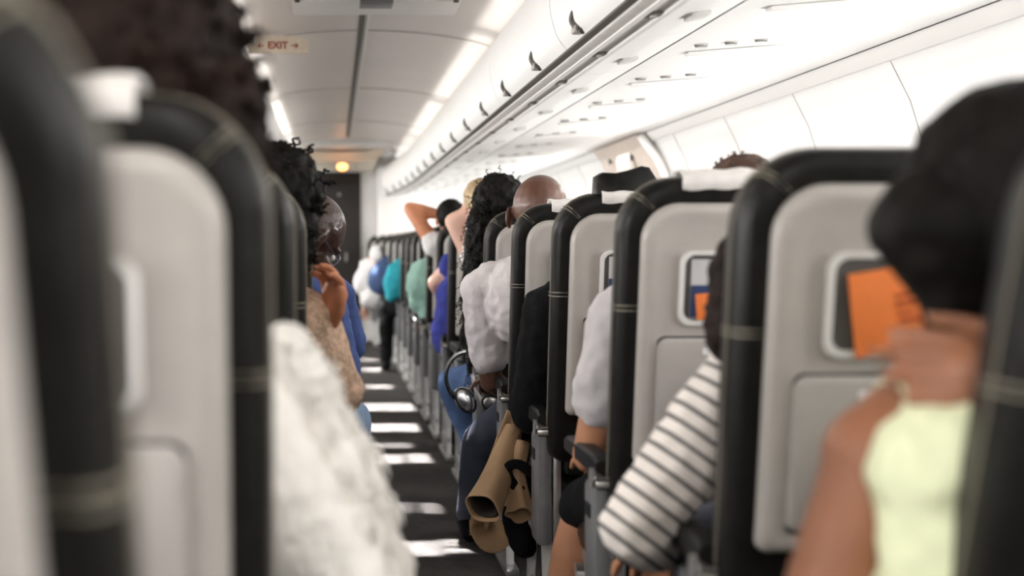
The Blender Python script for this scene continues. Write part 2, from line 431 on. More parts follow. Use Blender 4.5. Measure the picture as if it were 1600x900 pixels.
# end wall and door
bm = bmesh.new(); box(bm, (XC-1.05, Y1+0.03, 1.1), (1.44, 0.06, 2.3)); box(bm, (XC+1.15, Y1+0.03, 1.1), (2.0-0.03, 0.06, 2.3)); box(bm, (0.06, Y1+0.03, 2.1), (0.6, 0.06, 0.26))
for v in bm.verts: pass
struct(finish('wall_front', bm, M['white'], smooth=False))
bm = bmesh.new(); box(bm, (XC, Y0-0.03, 1.1), (3.9, 0.06, 2.3)); struct(finish('wall_back', bm, M['white'], smooth=False))
bm = bmesh.new(); box(bm, (0.058, Y1-0.01, 0.985), (0.50, 0.05, 1.96), 0.01); dr = struct(finish('door_1', bm, M['door']))
bm = bmesh.new(); box(bm, (0.058, Y1-0.045, 1.88), (0.47, 0.02, 0.12), 0.008); finish('door_header', bm, M['coat_lining'], dr)
bm = bmesh.new(); box(bm, (0.058, Y1-0.045, 1.70), (0.03, 0.02, 0.03), 0.008); box(bm, (0.14, Y1-0.05, 0.98), (0.02, 0.03, 0.10), 0.008); finish('door_handle', bm, M['strip'], dr)
# lowered front ceiling header with swept corners
bm = bmesh.new()
top = [(-0.40, 2.115), (-0.20, 2.092), (0.06, 2.083), (0.32, 2.092), (0.56, 2.125)]
bot = [(-0.28, 1.985), (-0.12, 1.98), (0.06, 1.978), (0.26, 1.98), (0.44, 1.985)]
rows_ = []
for yy, dz in ((13.9, 0), (14.0, -0.004), (Y1, -0.01)):
    rows_.append(([bm.verts.new((x, yy, z+dz)) for x, z in top], [bm.verts.new((x, yy, z+dz)) for x, z in bot]))
a = rows_[0]
for k in range(4): bm.faces.new((a[0][k], a[0][k+1], a[1][k+1], a[1][k]))
for a, b in zip(rows_, rows_[1:]):
    for k in range(4):
        bm.faces.new((a[1][k], a[1][k+1], b[1][k+1], b[1][k])); bm.faces.new((a[0][k], a[0][k+1], b[0][k+1], b[0][k]))
NT += 1; struct(finish('trim_%d' % NT, bm, M['exit']))
for sx, cx0 in ((1, 0.58), (-1, -0.44)):
    bm = bmesh.new(); tube(bm, smooth_path([(cx0-0.20*sx, 13.95, 2.10), (cx0-0.06*sx, 13.95, 2.128), (cx0+0.05*sx, 13.95, 2.10), (cx0+0.02*sx, 13.95, 2.03), (cx0-0.10*sx, 13.95, 1.99)], 5), 0.014, 8)
    NT += 1; struct(finish('trim_%d' % NT, bm, M['strip']))
bm = bmesh.new(); tube(bm, [(0.09, 13.86, 1.925), (0.09, 13.80, 1.925)], [0.05, 0.045], 20)
for v in bm.verts: v.co.x = 0.085+(v.co.x-0.09)*1.15; v.co.z = 1.925+(v.co.z-1.925)*0.75
for v in bm.verts: v.co.y += 0.0
o = finish('exit_lamp', bm, M['lamp']); tag(o, 'round amber lamp glowing above the dark door at the far end', 'lamp')
c = bmesh.new(); tube(c, [(0.085, 13.90, 1.925), (0.085, 13.86, 1.925)], [0.055, 0.055], 20); box(c, (0.085, 13.93, 1.955), (0.05, 0.04, 0.08), 0.005); finish('housing', c, M['strip'], o)
# far right white side panel by the door
bm = bmesh.new(); box(bm, (0.80, 15.2, 1.0), (0.62, 0.5, 2.0), 0.03); NT += 1; struct(finish('wall_galley', bm, M['white']))
# ceiling fixture at the top of the frame
root = empty('ceiling_fixture', (0.18, 5.80, 2.135))
bm = bmesh.new(); box(bm, (0, 0, 0), (0.72, 0.34, 0.030), 0.008); finish('panel', bm, M['white'], root)
for x in (-0.335, 0.335):
    bm = bmesh.new(); box(bm, (x, -0.165, -0.006), (0.022, 0.02, 0.026), 0.003); finish('catch', bm, M['groove'], root)
bm = bmesh.new(); box(bm, (0, -0.10, -0.014), (0.14, 0.16, 0.012), 0.003); finish('screen', bm, M['grey'], root)
tag(root, 'white ceiling fixture across the aisle at the top of the picture', 'ceiling fixture')
# EXIT sign
ES = at(434, 69, 6.4)
root = empty('exit_sign', ES); root.scale = (0.92, 1, 0.92)
bm = bmesh.new()
ol = [(-0.155, -0.044), (0.155, -0.044), (0.160, 0.020), (0.10, 0.040), (0.0, 0.047), (-0.10, 0.042), (-0.165, 0.020)]
f0 = [bm.verts.new((x, 0, z)) for x, z in ol]; f1 = [bm.verts.new((x, 0.05, z)) for x, z in ol]
bm.faces.new(f0); bm.faces.new(list(reversed(f1)))
for k in range(len(ol)): bm.faces.new((f0[k], f0[(k+1) % len(ol)], f1[(k+1) % len(ol)], f1[k]))
finish('sign_body', bm, M['exit'], root, smooth=False)
def text_obj(name, s, size, m, parent, loc, rot=(PI/2, 0, 0), ext=0.0015, xs=1.0):
    cu = bpy.data.curves.new(name, 'FONT'); cu.body = s; cu.size = size; cu.extrude = ext; cu.align_x = 'CENTER'; cu.align_y = 'CENTER'; cu.offset = size*0.012
    t = bpy.data.objects.new('tmp', cu); col.objects.link(t)
    bpy.context.view_layer.update()
    me = bpy.data.meshes.new_from_object(t.evaluated_get(bpy.context.evaluated_depsgraph_get()))
    bpy.data.objects.remove(t)
    o = link(name, me, m, parent); o.location = loc; o.rotation_euler = rot; o.scale = (xs, 1, 1); return o
text_obj('lettering', 'EXIT', 0.052, M['exitred'], root, (0.0, -0.003, -0.008), xs=1.0)
for s in (-1, 1):
    bm = bmesh.new(); xa = 0.088*s; 
    box(bm, (xa, -0.003, -0.008), (0.030, 0.003, 0.005))
    for q in (-1, 1):
        box(bm, (xa+s*0.010, -0.003, -0.008+q*0.006), (0.018, 0.003, 0.005), rot=None)
        vv = bm.verts[:][-8:]
        bmesh.ops.rotate(bm, cent=(xa+s*0.010, -0.003, -0.008+q*0.006), matrix=Matrix.Rotation(s*q*PI/4, 3, 'Y'), verts=vv)
    finish('arrow', bm, M['exitred'], root, smooth=False)
tag(root, 'cream EXIT sign with an arrow on either side, under the ceiling', 'sign')
# overwing exit door panel on the right wall
root = empty('exit_door_panel', (0, 8.2, 0))
bm = bmesh.new()
P_ = [(1.752, 1.726), (1.80, 1.665), (1.855, 1.56), (1.905, 1.40), (1.925, 1.2)]
P_ = [(x-0.028, z) for x, z in P_]
pr = P_+[(x+0.03, z) for x, z in reversed(P_)]
R = [[bm.verts.new((x, yy, z)) for x, z in pr] for yy in (-0.60, 0.72)]
n = len(pr)
for k in range(n): bm.faces.new((R[0][k], R[0][(k+1) % n], R[1][(k+1) % n], R[1][k]))
bm.faces.new(R[0]); bm.faces.new(list(reversed(R[1])))
finish('panel', bm, M['beige'], root)
for yy, zz in ((-0.18, 1.63), (0.42, 1.64)):
    bm = bmesh.new(); x = wall_x(zz)-0.055; tube(bm, [(x+0.02, yy, zz), (x-0.01, yy, zz-0.004)], [0.026, 0.022], 12); finish('knob', bm, M['groove'], root)
bm = bmesh.new(); box(bm, (1.79, 0.0, 1.60), (0.05, 0.34, 0.11), 0.02, None); finish('handle_cover', bm, M['cream'], root)
bm = bmesh.new(); tube(bm, smooth_path([(1.73, -0.62, 1.725), (1.775, -0.64, 1.66), (1.835, -0.66, 1.56), (1.885, -0.68, 1.40), (1.905, -0.68, 1.1)], 4), 0.024, 10); finish('frame', bm, M['white'], root)
bm = bmesh.new(); tube(bm, [(1.745, -0.58, 1.730), (1.745, 0.72, 1.730)], 0.006, 6); finish('seal', bm, M['groove'], root)
tag(root, 'beige emergency exit panel with knobs and white frame on the right wall', 'exit panel')
# added narrow lights at ceiling height, standing in for sun patches on the carpet
for (px, py, wpx, hpx, e) in ((655, 857, 62, 22, 1.0), (712, 853, 42, 20, 1.0), (622, 793, 44, 16, 0.35), (672, 794, 30, 16, 0.45), (608, 717, 44, 14, 1.0), (654, 716, 34, 14, 1.0),
                              (610, 668, 84, 12, 1.2), (608, 636, 76, 12, 1.1), (612, 696, 60, 8, 0.5), (592, 604, 40, 6, 0.9), (582, 578, 30, 7, 1.0), (577, 562, 24, 4, 0.9)):
    y = CZ*F/(py-VY); x = (px-VX)*y/F
    area('added_sun_patch_light', (x, y, 2.09), wpx*y/F, min(0.5, hpx*y*y/(F*CZ)), K_PATCH*e*(wpx*y/F*hpx*y*y/(F*CZ))/0.02*0.25, (0, 0, 0), (1, 0.98, 0.97), math.radians(2.0))

# ------------------------------------------------------------------ seats
SW = 0.22; LEAN = 0.17; SEAM_Z = 1.0
def lean(bm, z_ref=1.0):
    for v in bm.verts: v.co.y -= LEAN*(v.co.z-z_ref)
def make_seat(cover=True, pocket=True, aisle=-1):
    """origin on the floor under the backrest; rear faces -Y. aisle: which side the aisle is on"""
    root = empty('airline_seat')
    bm = bmesh.new(); w = SW
    slab(bm, [(w-0.045, 0.545, 1.185, 0.085, 0.03, -0.034), (w-0.016, 0.520, 1.208, 0.10, 0.04, -0.036), (w-0.003, 0.512, 1.218, 0.105, 0.045, -0.020), (w, 0.508, 1.221, 0.108, 0.045, 0.01),
              (w, 0.508, 1.221, 0.108, 0.045, 0.045), (w-0.006, 0.512, 1.214, 0.105, 0.045, 0.07), (w-0.03, 0.53, 1.19, 0.09, 0.04, 0.088), (w-0.06, 0.56, 1.16, 0.08, 0.04, 0.092)], n=8)
    lean(bm); b = finish('backrest', bm, M['leather'], root, angle=70)
    # stitching: one seam ring round the rim and short cross seams
    bm = bmesh.new()
    ring = [(x, 0.024, z) for x, z in outline(w+0.0008, 0.508, 1.222, 0.108, 0.045, 8)]
    tube(bm, ring+[ring[0]], 0.0013, 5)
    for s in (-1, 1):
        for zz in (0.955, 0.965):
            tube(bm, [(s*(w-0.04), -0.037, zz), (s*(w-0.012), -0.037, zz), (s*(w+0.001), -0.018, zz), (s*(w+0.001), 0.05, zz)], 0.0012, 5)
        for a in (0.70, 0.78):
            ca, sa = math.cos(a), math.sin(a); cx, cz = w-0.108, 1.221-0.108
            tube(bm, [(s*(cx+r*ca), yy, cz+r*sa) for r, yy in ((0.066, -0.036), (0.096, -0.036), (0.108, -0.02), (0.109, 0.02), (0.109, 0.05))], 0.0012, 5)
    lean(bm); finish('stitching', bm, M['thread'], b)
    # plastic back shell
    bm = bmesh.new(); ws = w-0.036
    slab(bm, [(ws, 0.640, 1.170, 0.075, 0.02, -0.030), (ws-0.002, 0.642, 1.168, 0.074, 0.02, -0.044), (ws-0.012, 0.648, 1.160, 0.068, 0.02, -0.053), (ws-0.030, 0.660, 1.146, 0.055, 0.02, -0.055),
              (ws-0.045, 0.672, 1.134, 0.045, 0.02, -0.050)], n=8)
    lean(bm); sh = finish('back_shell', bm, M['shell'], root, angle=60)
    if pocket:
        bm = bmesh.new(); z0, z1, pw = 0.925, 1.075, 0.108
        slab(bm, [(pw, z0, z1, 0.026, 0.026, -0.049), (pw-0.002, z0+0.002, z1-0.002, 0.025, 0.025, -0.058), (pw-0.010, z0+0.011, z1-0.008, 0.02, 0.02, -0.058), (pw-0.012, z0+0.013, z1-0.010, 0.02, 0.02, -0.050)], cap0=False, cap1=False)
        lean(bm); pr = finish('literature_pocket', bm, M['rim'], root, angle=50)
        bm = bmesh.new(); slab(bm, [(pw-0.010, z0+0.010, z1-0.008, 0.02, 0.02, -0.052), (pw-0.010, z0+0.010, z1-0.008, 0.02, 0.02, -0.0505)])
        lean(bm); finish('pocket_lining', bm, M['pocket'], pr)
    # tray table
    bm = bmesh.new(); tw = w-0.074
    slab(bm, [(tw+0.004, 0.672, 0.905, 0.022, 0.015, -0.050), (tw+0.004, 0.672, 0.905, 0.022, 0.015, -0.0525)]); lean(bm); g = finish('tray_surround', bm, M['gap'], root)
    bm = bmesh.new()
    slab(bm, [(tw, 0.676, 0.901, 0.02, 0.015, -0.051), (tw, 0.676, 0.901, 0.02, 0.015, -0.060), (tw-0.005, 0.681, 0.896, 0.018, 0.012, -0.064)]); lean(bm); t = finish('tray_table', bm, M['tray'], root, angle=50)
    bm = bmesh.new(); slab(bm, [(0.058, 0.868, 0.882, 0.003, 0.003, -0.0635), (0.058, 0.868, 0.882, 0.003, 0.003, -0.0655)], n=2); lean(bm); finish('sticker', bm, M['label'], t)
    bm = bmesh.new(); slab(bm, [(0.018, 0.905, 0.918, 0.004, 0.004, -0.052), (0.015, 0.907, 0.916, 0.004, 0.004, -0.062)], n=3); lean(bm); finish('tray_latch', bm, M['tray'], t)
    if cover:
        bm = bmesh.new(); L = []
        prof = [(-0.040, 1.155), (-0.042, 1.19), (-0.030, 1.216), (0.0, 1.227), (0.045, 1.228), (0.080, 1.215), (0.098, 1.17), (0.100, 1.02)]
        prof = [(-0.041, 1.196), (-0.034, 1.222), (-0.008, 1.236), (0.045, 1.236), (0.084, 1.216), (0.098, 1.17), (0.100, 1.02)]
        R = []
        for x in [-0.105+0.21*k/14 for k in range(15)]:
            wv = 0.002*math.sin(x*90)+0.0015*math.sin(x*37+1)
            R.append([bm.verts.new((x, y, z+wv)) for y, z in prof])
        for a, c in zip(R, R[1:]):
            for k in range(len(prof)-1): bm.faces.new((a[k], a[k+1], c[k+1], c[k]))
        lean(bm); o = finish('headrest_cover', bm, M['cover'], root); thick(o, 0.003, 0)
    # lower rear: metal back beam, dark kick panel, under-seat pocket
    bm = bmesh.new(); box(bm, (0, 0.000, 0.628), (2*w-0.07, 0.035, 0.030), 0.006); lean(bm); finish('back_beam', bm, M['metal'], root)
    bm = bmesh.new(); box(bm, (0, 0.035, 0.545), (2*w-0.09, 0.06, 0.14), 0.015); lean(bm, 0.8); finish('kick_panel', bm, M['dark'], root)
    # seat cushion
    bm = bmesh.new()
    box(bm, (0, 0.34, 0.415), (2*w-0.03, 0.46, 0.11), 0.035); finish('seat_cushion', bm, M['leather'], root, angle=60)
    bm = bmesh.new(); box(bm, (0, 0.33, 0.345), (2*w-0.05, 0.44, 0.03), 0.006); tube(bm, [(-w, 0.20, 0.32), (w, 0.20, 0.32)], 0.018, 10); tube(bm, [(-w, 0.46, 0.32), (w, 0.46, 0.32)], 0.018, 10)
    finish('seat_frame', bm, M['metal'], root)
    # armrests
    for s in (-1, 1):
        xa = s*(w+0.004)
        bm = bmesh.new()
        R = []
        for (y, z, hw, hh) in ((0.10, 0.615, 0.018, 0.018), (0.13, 0.62, 0.021, 0.024), (0.30, 0.622, 0.022, 0.022), (0.45, 0.620, 0.022, 0.020), (0.49, 0.615, 0.018, 0.014)):
            R.append([bm.verts.new((xa+hw*cx, y, z+hh*cz)) for cx, cz in ((-1, -0.7), (-0.7, -1), (0.7, -1), (1, -0.7), (1, 0.7), (0.7, 1), (-0.7, 1), (-1, 0.7))])
        for a, c in zip(R, R[1:]):
            for k in range(8): bm.faces.new((a[k], a[(k+1) % 8], c[(k+1) % 8], c[k]))
        bm.faces.new(R[0]); bm.faces.new(list(reversed(R[-1])))
        ar = finish('armrest', bm, M['dark'], root)
        bm = bmesh.new(); tube(bm, [(xa-0.028, 0.095, 0.60), (xa+0.028, 0.095, 0.60)], 0.019, 16); tube(bm, [(xa-0.030, 0.095, 0.60), (xa-0.024, 0.095, 0.60)], 0.023, 16)
        finish('hinge', bm, M['metal'], ar)
        if s == aisle:
            bm = bmesh.new(); box(bm, (xa, 0.16, 0.43), (0.040, 0.13, 0.30), 0.014); bp = finish('end_bay', bm, M['grey'], root)
            bm = bmesh.new(); box(bm, (xa-s*0.030, 0.085, 0.44), (0.020, 0.014, 0.32), 0.004); box(bm, (xa, 0.085, 0.588), (0.050, 0.02, 0.014), 0.004); finish('edge_trim', bm, M['metal'], bp)
            bm = bmesh.new(); box(bm, (xa+s*0.021, 0.17, 0.52), (0.004, 0.05, 0.03), 0.001); finish('cover_cap', bm, M['dark'], bp)
    # legs
    for s in (-0.93, 0.5):
        x = s*w*(1 if aisle < 0 else -1)
        bm = bmesh.new(); tube(bm, [(x, 0.20, 0.32), (x, 0.165, 0.03)], [0.016, 0.013], 10); finish('leg', bm, M['legm'], root)
        bm = bmesh.new(); tube(bm, [(x, 0.44, 0.32), (x, 0.50, 0.03)], [0.016, 0.013], 10); finish('leg', bm, M['legm'], root)
        bm = bmesh.new(); box(bm, (x, 0.33, 0.016), (0.045, 0.46, 0.026), 0.006); box(bm, (x, 0.33, 0.10), (0.012, 0.33, 0.03), 0.003, Matrix.Rotation(math.radians(0), 3, 'X')); finish('foot_rail', bm, M['metal'], root)
    return root
PITCH = 0.79
RY = [1.12+PITCH*k for k in range(19)]; LY = [0.46+PITCH*k for k in range(19)]
XR = 0.57+SW; XL = -0.06-SW
protoA = make_seat(cover=True, aisle=-1)                 # right block, with cover
protoB = make_seat(cover=False, aisle=-1)
protoC = make_seat(cover=True, aisle=1)                  # left block
near_R = ['nearest airline seat on the right, cut off by the right edge',
          'airline seat with a large printed orange leaflet in its pocket, right foreground',
          'airline seat with white headrest cloth below the tuft of brown hair',
          'airline seat with a raised black headrest above it, behind the tan bare leg',
          'airline seat directly behind the bald man in the white shirt',
          'airline seat seen between the long curly black hair and the bald man']
for i, y in enumerate(RY):
    if i in (1, 5): s = protoB if i == 1 else copy_tree(protoB)
    elif i > 0: s = protoA if i == 2 else copy_tree(protoA)
    if i == 0:
        LEAN = 0.34; s = make_seat(cover=False, aisle=-1); LEAN = 0.17         # reclined
    s.location = (XR-taper(y), y, 0)
    if i < len(near_R): tag(s, near_R[i], 'seat', 'aisle seats down the right side')
    else: tag(s, 'black-rimmed airline seat in the far line beyond the long curly black hair', 'seat', 'aisle seats down the right side')
    if i <= 9:
        for q, nm in ((1, 'middle'), (2, 'window')):
            c = copy_tree(protoA); c.location = (XR+q*0.445-taper(y), y, 0)
            tag(c, 'airline seat in the %s column of the right-hand block' % nm, 'seat', '%s seats of the right block' % nm)
near_L = ['airline seat at the far left edge, its black rim a broad blur',
          'large pale airline seat back filling the left of the picture, white cloth on its top',
          'airline seat on the left, just beyond the large pale one',
          'airline seat on the left beside the leaning man with the shaved head']
for i, y in enumerate(LY[:12]):
    if i == 0:
        LEAN = 0.42; s = make_seat(cover=True, aisle=1); LEAN = 0.17         # this one is reclined
        s.location = (XL-0.045, y+0.19, 0)
    else:
        s = protoC if i == 1 else copy_tree(protoC)
        s.location = (XL, y, 0)
    tag(s, near_L[i] if i < 4 else 'airline seat on the left of the aisle, beyond the man with the shaved head', 'seat', 'aisle seats down the left side')

# raised black headrest on the fourth right seat
bm = bmesh.new()
yh = RY[3]-0.035
R = []
hp = [(928, 304), (930, 276), (940, 270), (960, 271), (980, 267), (1000, 260), (1012, 262), (1028, 286), (1034, 304)]
for dy, sc in ((-0.030, 0.93), (-0.018, 1.0), (0.03, 1.0), (0.045, 0.93)):
    cpt = at(981, 300, yh)
    R.append([bm.verts.new(cpt+(at(a, b, yh)-cpt)*sc+V((0, dy, 0))) for a, b in hp])
for a, b in zip(R, R[1:]):
    n = len(a)
    for k in range(n): bm.faces.new((a[k], a[(k+1) % n], b[(k+1) % n], b[k]))
bm.faces.new(R[0]); bm.faces.new(list(reversed(R[-1])))
bmesh.ops.subdivide_edges(bm, edges=bm.edges, cuts=0)
hr = finish('headrest', bm, M['leather'], angle=80)
tag(hr, 'raised black leather headrest with wings above the right-hand seat line', 'headrest')
bm = bmesh.new()
for px in (955, 1005): tube(bm, [at(px, 302, yh), at(px, 322, yh)], 0.006, 8)
finish('support_rod', bm, M['metal'], hr)

# leaflets in the pockets
def leaflet(seat_y, dx, w, h, tilt, m, name, label, prints=False, dz=0.0, dy=0.0, group='leaflets in the seat pockets'):
    bm = bmesh.new(); box(bm, (0, 0, 0), (w, 0.002, h), 0.0006)
    for v in bm.verts: v.co.y += 0.06*(v.co.x**2)
    o = finish(name, bm, m)
    z = 0.995+dz
    o.location = (XR+dx, seat_y-0.0605+dy-LEAN*(z-1.0), z); o.rotation_euler = (math.atan(LEAN), math.radians(tilt), 0)
    tag(o, label, 'leaflet' if 'leaflet' in name else 'magazine', group)
    if prints:
        for (x, z2, ww, hh) in ((0.012, 0.020, 0.026, 0.006), (0.016, 0.008, 0.034, 0.007), (0.012, -0.005, 0.022, 0.006), (0.018, -0.016, 0.030, 0.006)):
            c = bmesh.new(); box(c, (x, -0.0018, z2), (ww, 0.001, hh)); finish('print', c, M['print'], o)
leaflet(RY[1], -0.012, 0.125, 0.120, -9, M['orange'], 'safety_leaflet', 'large orange leaflet with dark red print in the nearest seat pocket', True)
leaflet(RY[2], -0.040, 0.070, 0.052, -6, M['orange'], 'safety_leaflet', 'small orange leaflet in the seat pocket beside the striped sleeve', dz=-0.028, dy=-0.002)
leaflet(RY[2], -0.03, 0.110, 0.065, 0, M['bluecard'], 'magazine', 'navy magazine behind an orange leaflet beside the striped sleeve', dz=-0.020, dy=0.003)
leaflet(RY[2], -0.00, 0.170, 0.120, 0, M['silver'], 'magazine', 'pale magazine in the seat pocket beside the striped sleeve', dz=0.004, dy=0.006)
leaflet(RY[3], -0.050, 0.06, 0.040, -4, M['orange'], 'safety_leaflet', 'small orange leaflet in the seat pocket below the raised headrest', dz=-0.034, dy=-0.002)
leaflet(RY[3], -0.045, 0.08, 0.060, 0, M['bluecard'], 'magazine', 'navy magazine in the seat pocket below the raised headrest', dz=-0.022, dy=0.003)
leaflet(RY[3], -0.00, 0.170, 0.120, 0, M['silver'], 'magazine', 'pale magazine in the seat pocket below the raised headrest', dz=0.004, dy=0.006)

# ------------------------------------------------------------------ figures
def cap(bm, p0, p1, r0, r1, seg=14):
    p0, p1 = V(p0), V(p1); d = p1-p0; L = d.length
    if L < 1e-6: d = V((0, 0, 1)); L = 1e-6
    d = d.normalized(); a, b, _ = frame_of(d); rings = []
    prof = []
    for k in range(1, 5): t = PI/2*(1-k/4.0); prof.append((-r0*math.sin(t), r0*math.cos(t)))
    for k in range(0, 4): t = PI/2*k/4.0; prof.append((L+r1*math.sin(t), r1*math.cos(t)))
    for s, r in prof: rings.append([bm.verts.new(p0+d*s+r*(math.cos(q)*a+math.sin(q)*b)) for q in [2*PI*k/seg for k in range(seg)]])
    for x, y in zip(rings, rings[1:]):
        for k in range(seg): bm.faces.new((x[k], x[(k+1) % seg], y[(k+1) % seg], y[k]))
    e0 = bm.verts.new(p0-d*r0); e1 = bm.verts.new(p1+d*r1)
    for k in range(seg):
        bm.faces.new((e0, rings[0][(k+1) % seg], rings[0][k])); bm.faces.new((e1, rings[-1][k], rings[-1][(k+1) % seg]))
def ell(bm, c, r, rot=None, seg=18):
    g = bmesh.ops.create_uvsphere(bm, u_segments=seg, v_segments=seg//2+2, radius=1.0)
    m = Matrix.Translation(V(c)) @ (rot.to_4x4() if rot is not None else Matrix.Identity(4)) @ Matrix.Diagonal((r[0], r[1], r[2], 1))
    bmesh.ops.transform(bm, matrix=m, verts=g['verts'])
def remesh(bm, voxel, smooth=6, fac=0.5):
    me = bpy.data.meshes.new('tmp'); bmesh.ops.recalc_face_normals(bm, faces=bm.faces); bm.to_mesh(me); bm.free()
    o = bpy.data.objects.new('tmp', me); col.objects.link(o)
    r = o.modifiers.new('r', 'REMESH'); r.mode = 'VOXEL'; r.voxel_size = voxel; r.adaptivity = 0
    if smooth: s = o.modifiers.new('s', 'SMOOTH'); s.factor = fac; s.iterations = smooth
    bpy.context.view_layer.update()
    out = bpy.data.meshes.new_from_object(o.evaluated_get(bpy.context.evaluated_depsgraph_get()))
    bpy.data.objects.remove(o); bpy.data.meshes.remove(me)
    for p in out.polygons: p.use_smooth = True
    return out
def wrinkle(me, amp, freq, ridged=False, seed=0.0):
    for v, n in zip(me.vertices, [x.vector.copy() for x in me.vertex_normals]):  # folds push outwards rather than in
        p = v.co*freq+V((seed, seed*2, seed*3))
        k = noise.noise(p)
        if ridged: k = 0.5-abs(k)*2
        v.co += n*amp*(k+0.35)
def basis(fwd, up):
    f = V(fwd).normalized(); u = V(up); u = (u-f*u.dot(f)).normalized(); r = f.cross(u).normalized()
    return Matrix((r, f, u)).transposed()          # columns: right, forward, up
def head_prims(bm, c, fwd, up, s=1.0):
    B = basis(fwd, up); c = V(c)
    P = lambda x, y, z: c+B @ V((x*s, y*s, z*s))
    ell(bm, P(0, -0.012, 0.030), (0.076*s, 0.095*s, 0.086*s), B)
    ell(bm, P(0, 0.030, -0.035), (0.060*s, 0.060*s, 0.075*s), B)
    ell(bm, P(0, 0.052, -0.082), (0.034*s, 0.032*s, 0.026*s), B)
    cap(bm, P(0, 0.084, 0.004), P(0, 0.104, -0.032), 0.009*s, 0.013*s, 8)
    for q in (-1, 1):
        cap(bm, P(q*0.012, 0.082, 0.014), P(q*0.045, 0.070, 0.016), 0.011*s, 0.010*s, 8)      # brow
        ell(bm, P(q*0.038, 0.062, -0.030), (0.022*s, 0.020*s, 0.020*s), B, 10)                # cheek
        ell(bm, P(q*0.016, 0.096, -0.034), (0.008*s, 0.009*s, 0.007*s), B, 8)                 # nostril wing
        e = B @ Matrix.Rotation(q*0.35, 3, 'Z')
        ell(bm, P(q*0.084, -0.012, -0.008), (0.007*s, 0.020*s, 0.032*s), e, 12)               # ear
        ell(bm, P(q*0.082, -0.004, -0.032), (0.006*s, 0.010*s, 0.012*s), e, 8)
    cap(bm, P(-0.018, 0.086, -0.056), P(0.018, 0.086, -0.056), 0.0065*s, 0.0065*s, 8)
    cap(bm, P(-0.015, 0.084, -0.068), P(0.015, 0.084, -0.068), 0.0075*s, 0.0075*s, 8)
    return B
def hand_prims(bm, w, d, n, curl=0.5, side=1, s=1.0):
    """w wrist, d direction of the fingers, n direction the palm faces, side +1: thumb on +(d x n)"""
    w = V(w); d = V(d).normalized(); n = V(n); n = (n-d*n.dot(d)).normalized(); t = d.cross(n).normalized()*side
    cap(bm, w, w+d*0.075*s, 0.024*s, 0.026*s, 10)
    for k in (-1, 0, 1): cap(bm, w+d*0.02*s+t*k*0.014*s, w+d*0.082*s+t*k*0.024*s, 0.014*s, 0.013*s, 10)
    for i, (off, L) in enumerate(((0.032, 0.070), (0.011, 0.080), (-0.011, 0.074), (-0.031, 0.058))):
        p = w+d*(0.085-0.006*abs(i-1))*s+t*off*s; ang = 0.15
        r = 0.0095*s
        for j, fr in enumerate((0.45, 0.32, 0.23)):
            ang += curl*(0.75 if j == 0 else 0.95)
            q = p+(d*math.cos(ang)+n*math.sin(ang)+t*off*1.2).normalized()*L*fr*s
            cap(bm, p, q, r, r*0.92, 8); p = q; r *= 0.92
    p = w+d*0.022*s+t*0.026*s
    for (L, a, b) in ((0.040, 0.75, 0.35), (0.030, 0.40, 0.45), (0.024, 0.2, 0.55)):
        q = p+(d*math.cos(a)+t*math.sin(a)*1.0+n*b).normalized()*L*s
        cap(bm, p, q, 0.0115*s, 0.010*s, 8); p = q
def joints(cx, y, J):
    D = dict(pelvis=V((cx, y+0.24, 0.56)), waist=V((cx, y+0.22, 0.74)), chest=V((cx, y+0.19, 0.91)), neck=V((cx, y+0.19, 1.05)), head=V((cx, y+0.21, 1.20)),
             shl=V((cx-0.165, y+0.19, 0.99)), shr=V((cx+0.165, y+0.19, 0.99)), ell=V((cx-0.19, y+0.30, 0.74)), elr=V((cx+0.19, y+0.30, 0.74)),
             wrl=V((cx-0.09, y+0.47, 0.66)), wrr=V((cx+0.09, y+0.47, 0.66)), knl=V((cx-0.10, y+0.60, 0.54)), knr=V((cx+0.10, y+0.60, 0.54)),
             anl=V((cx-0.10, y+0.60, 0.11)), anr=V((cx+0.10, y+0.60, 0.11)))
    for k, v in J.items(): D[k] = V(v)
    return D
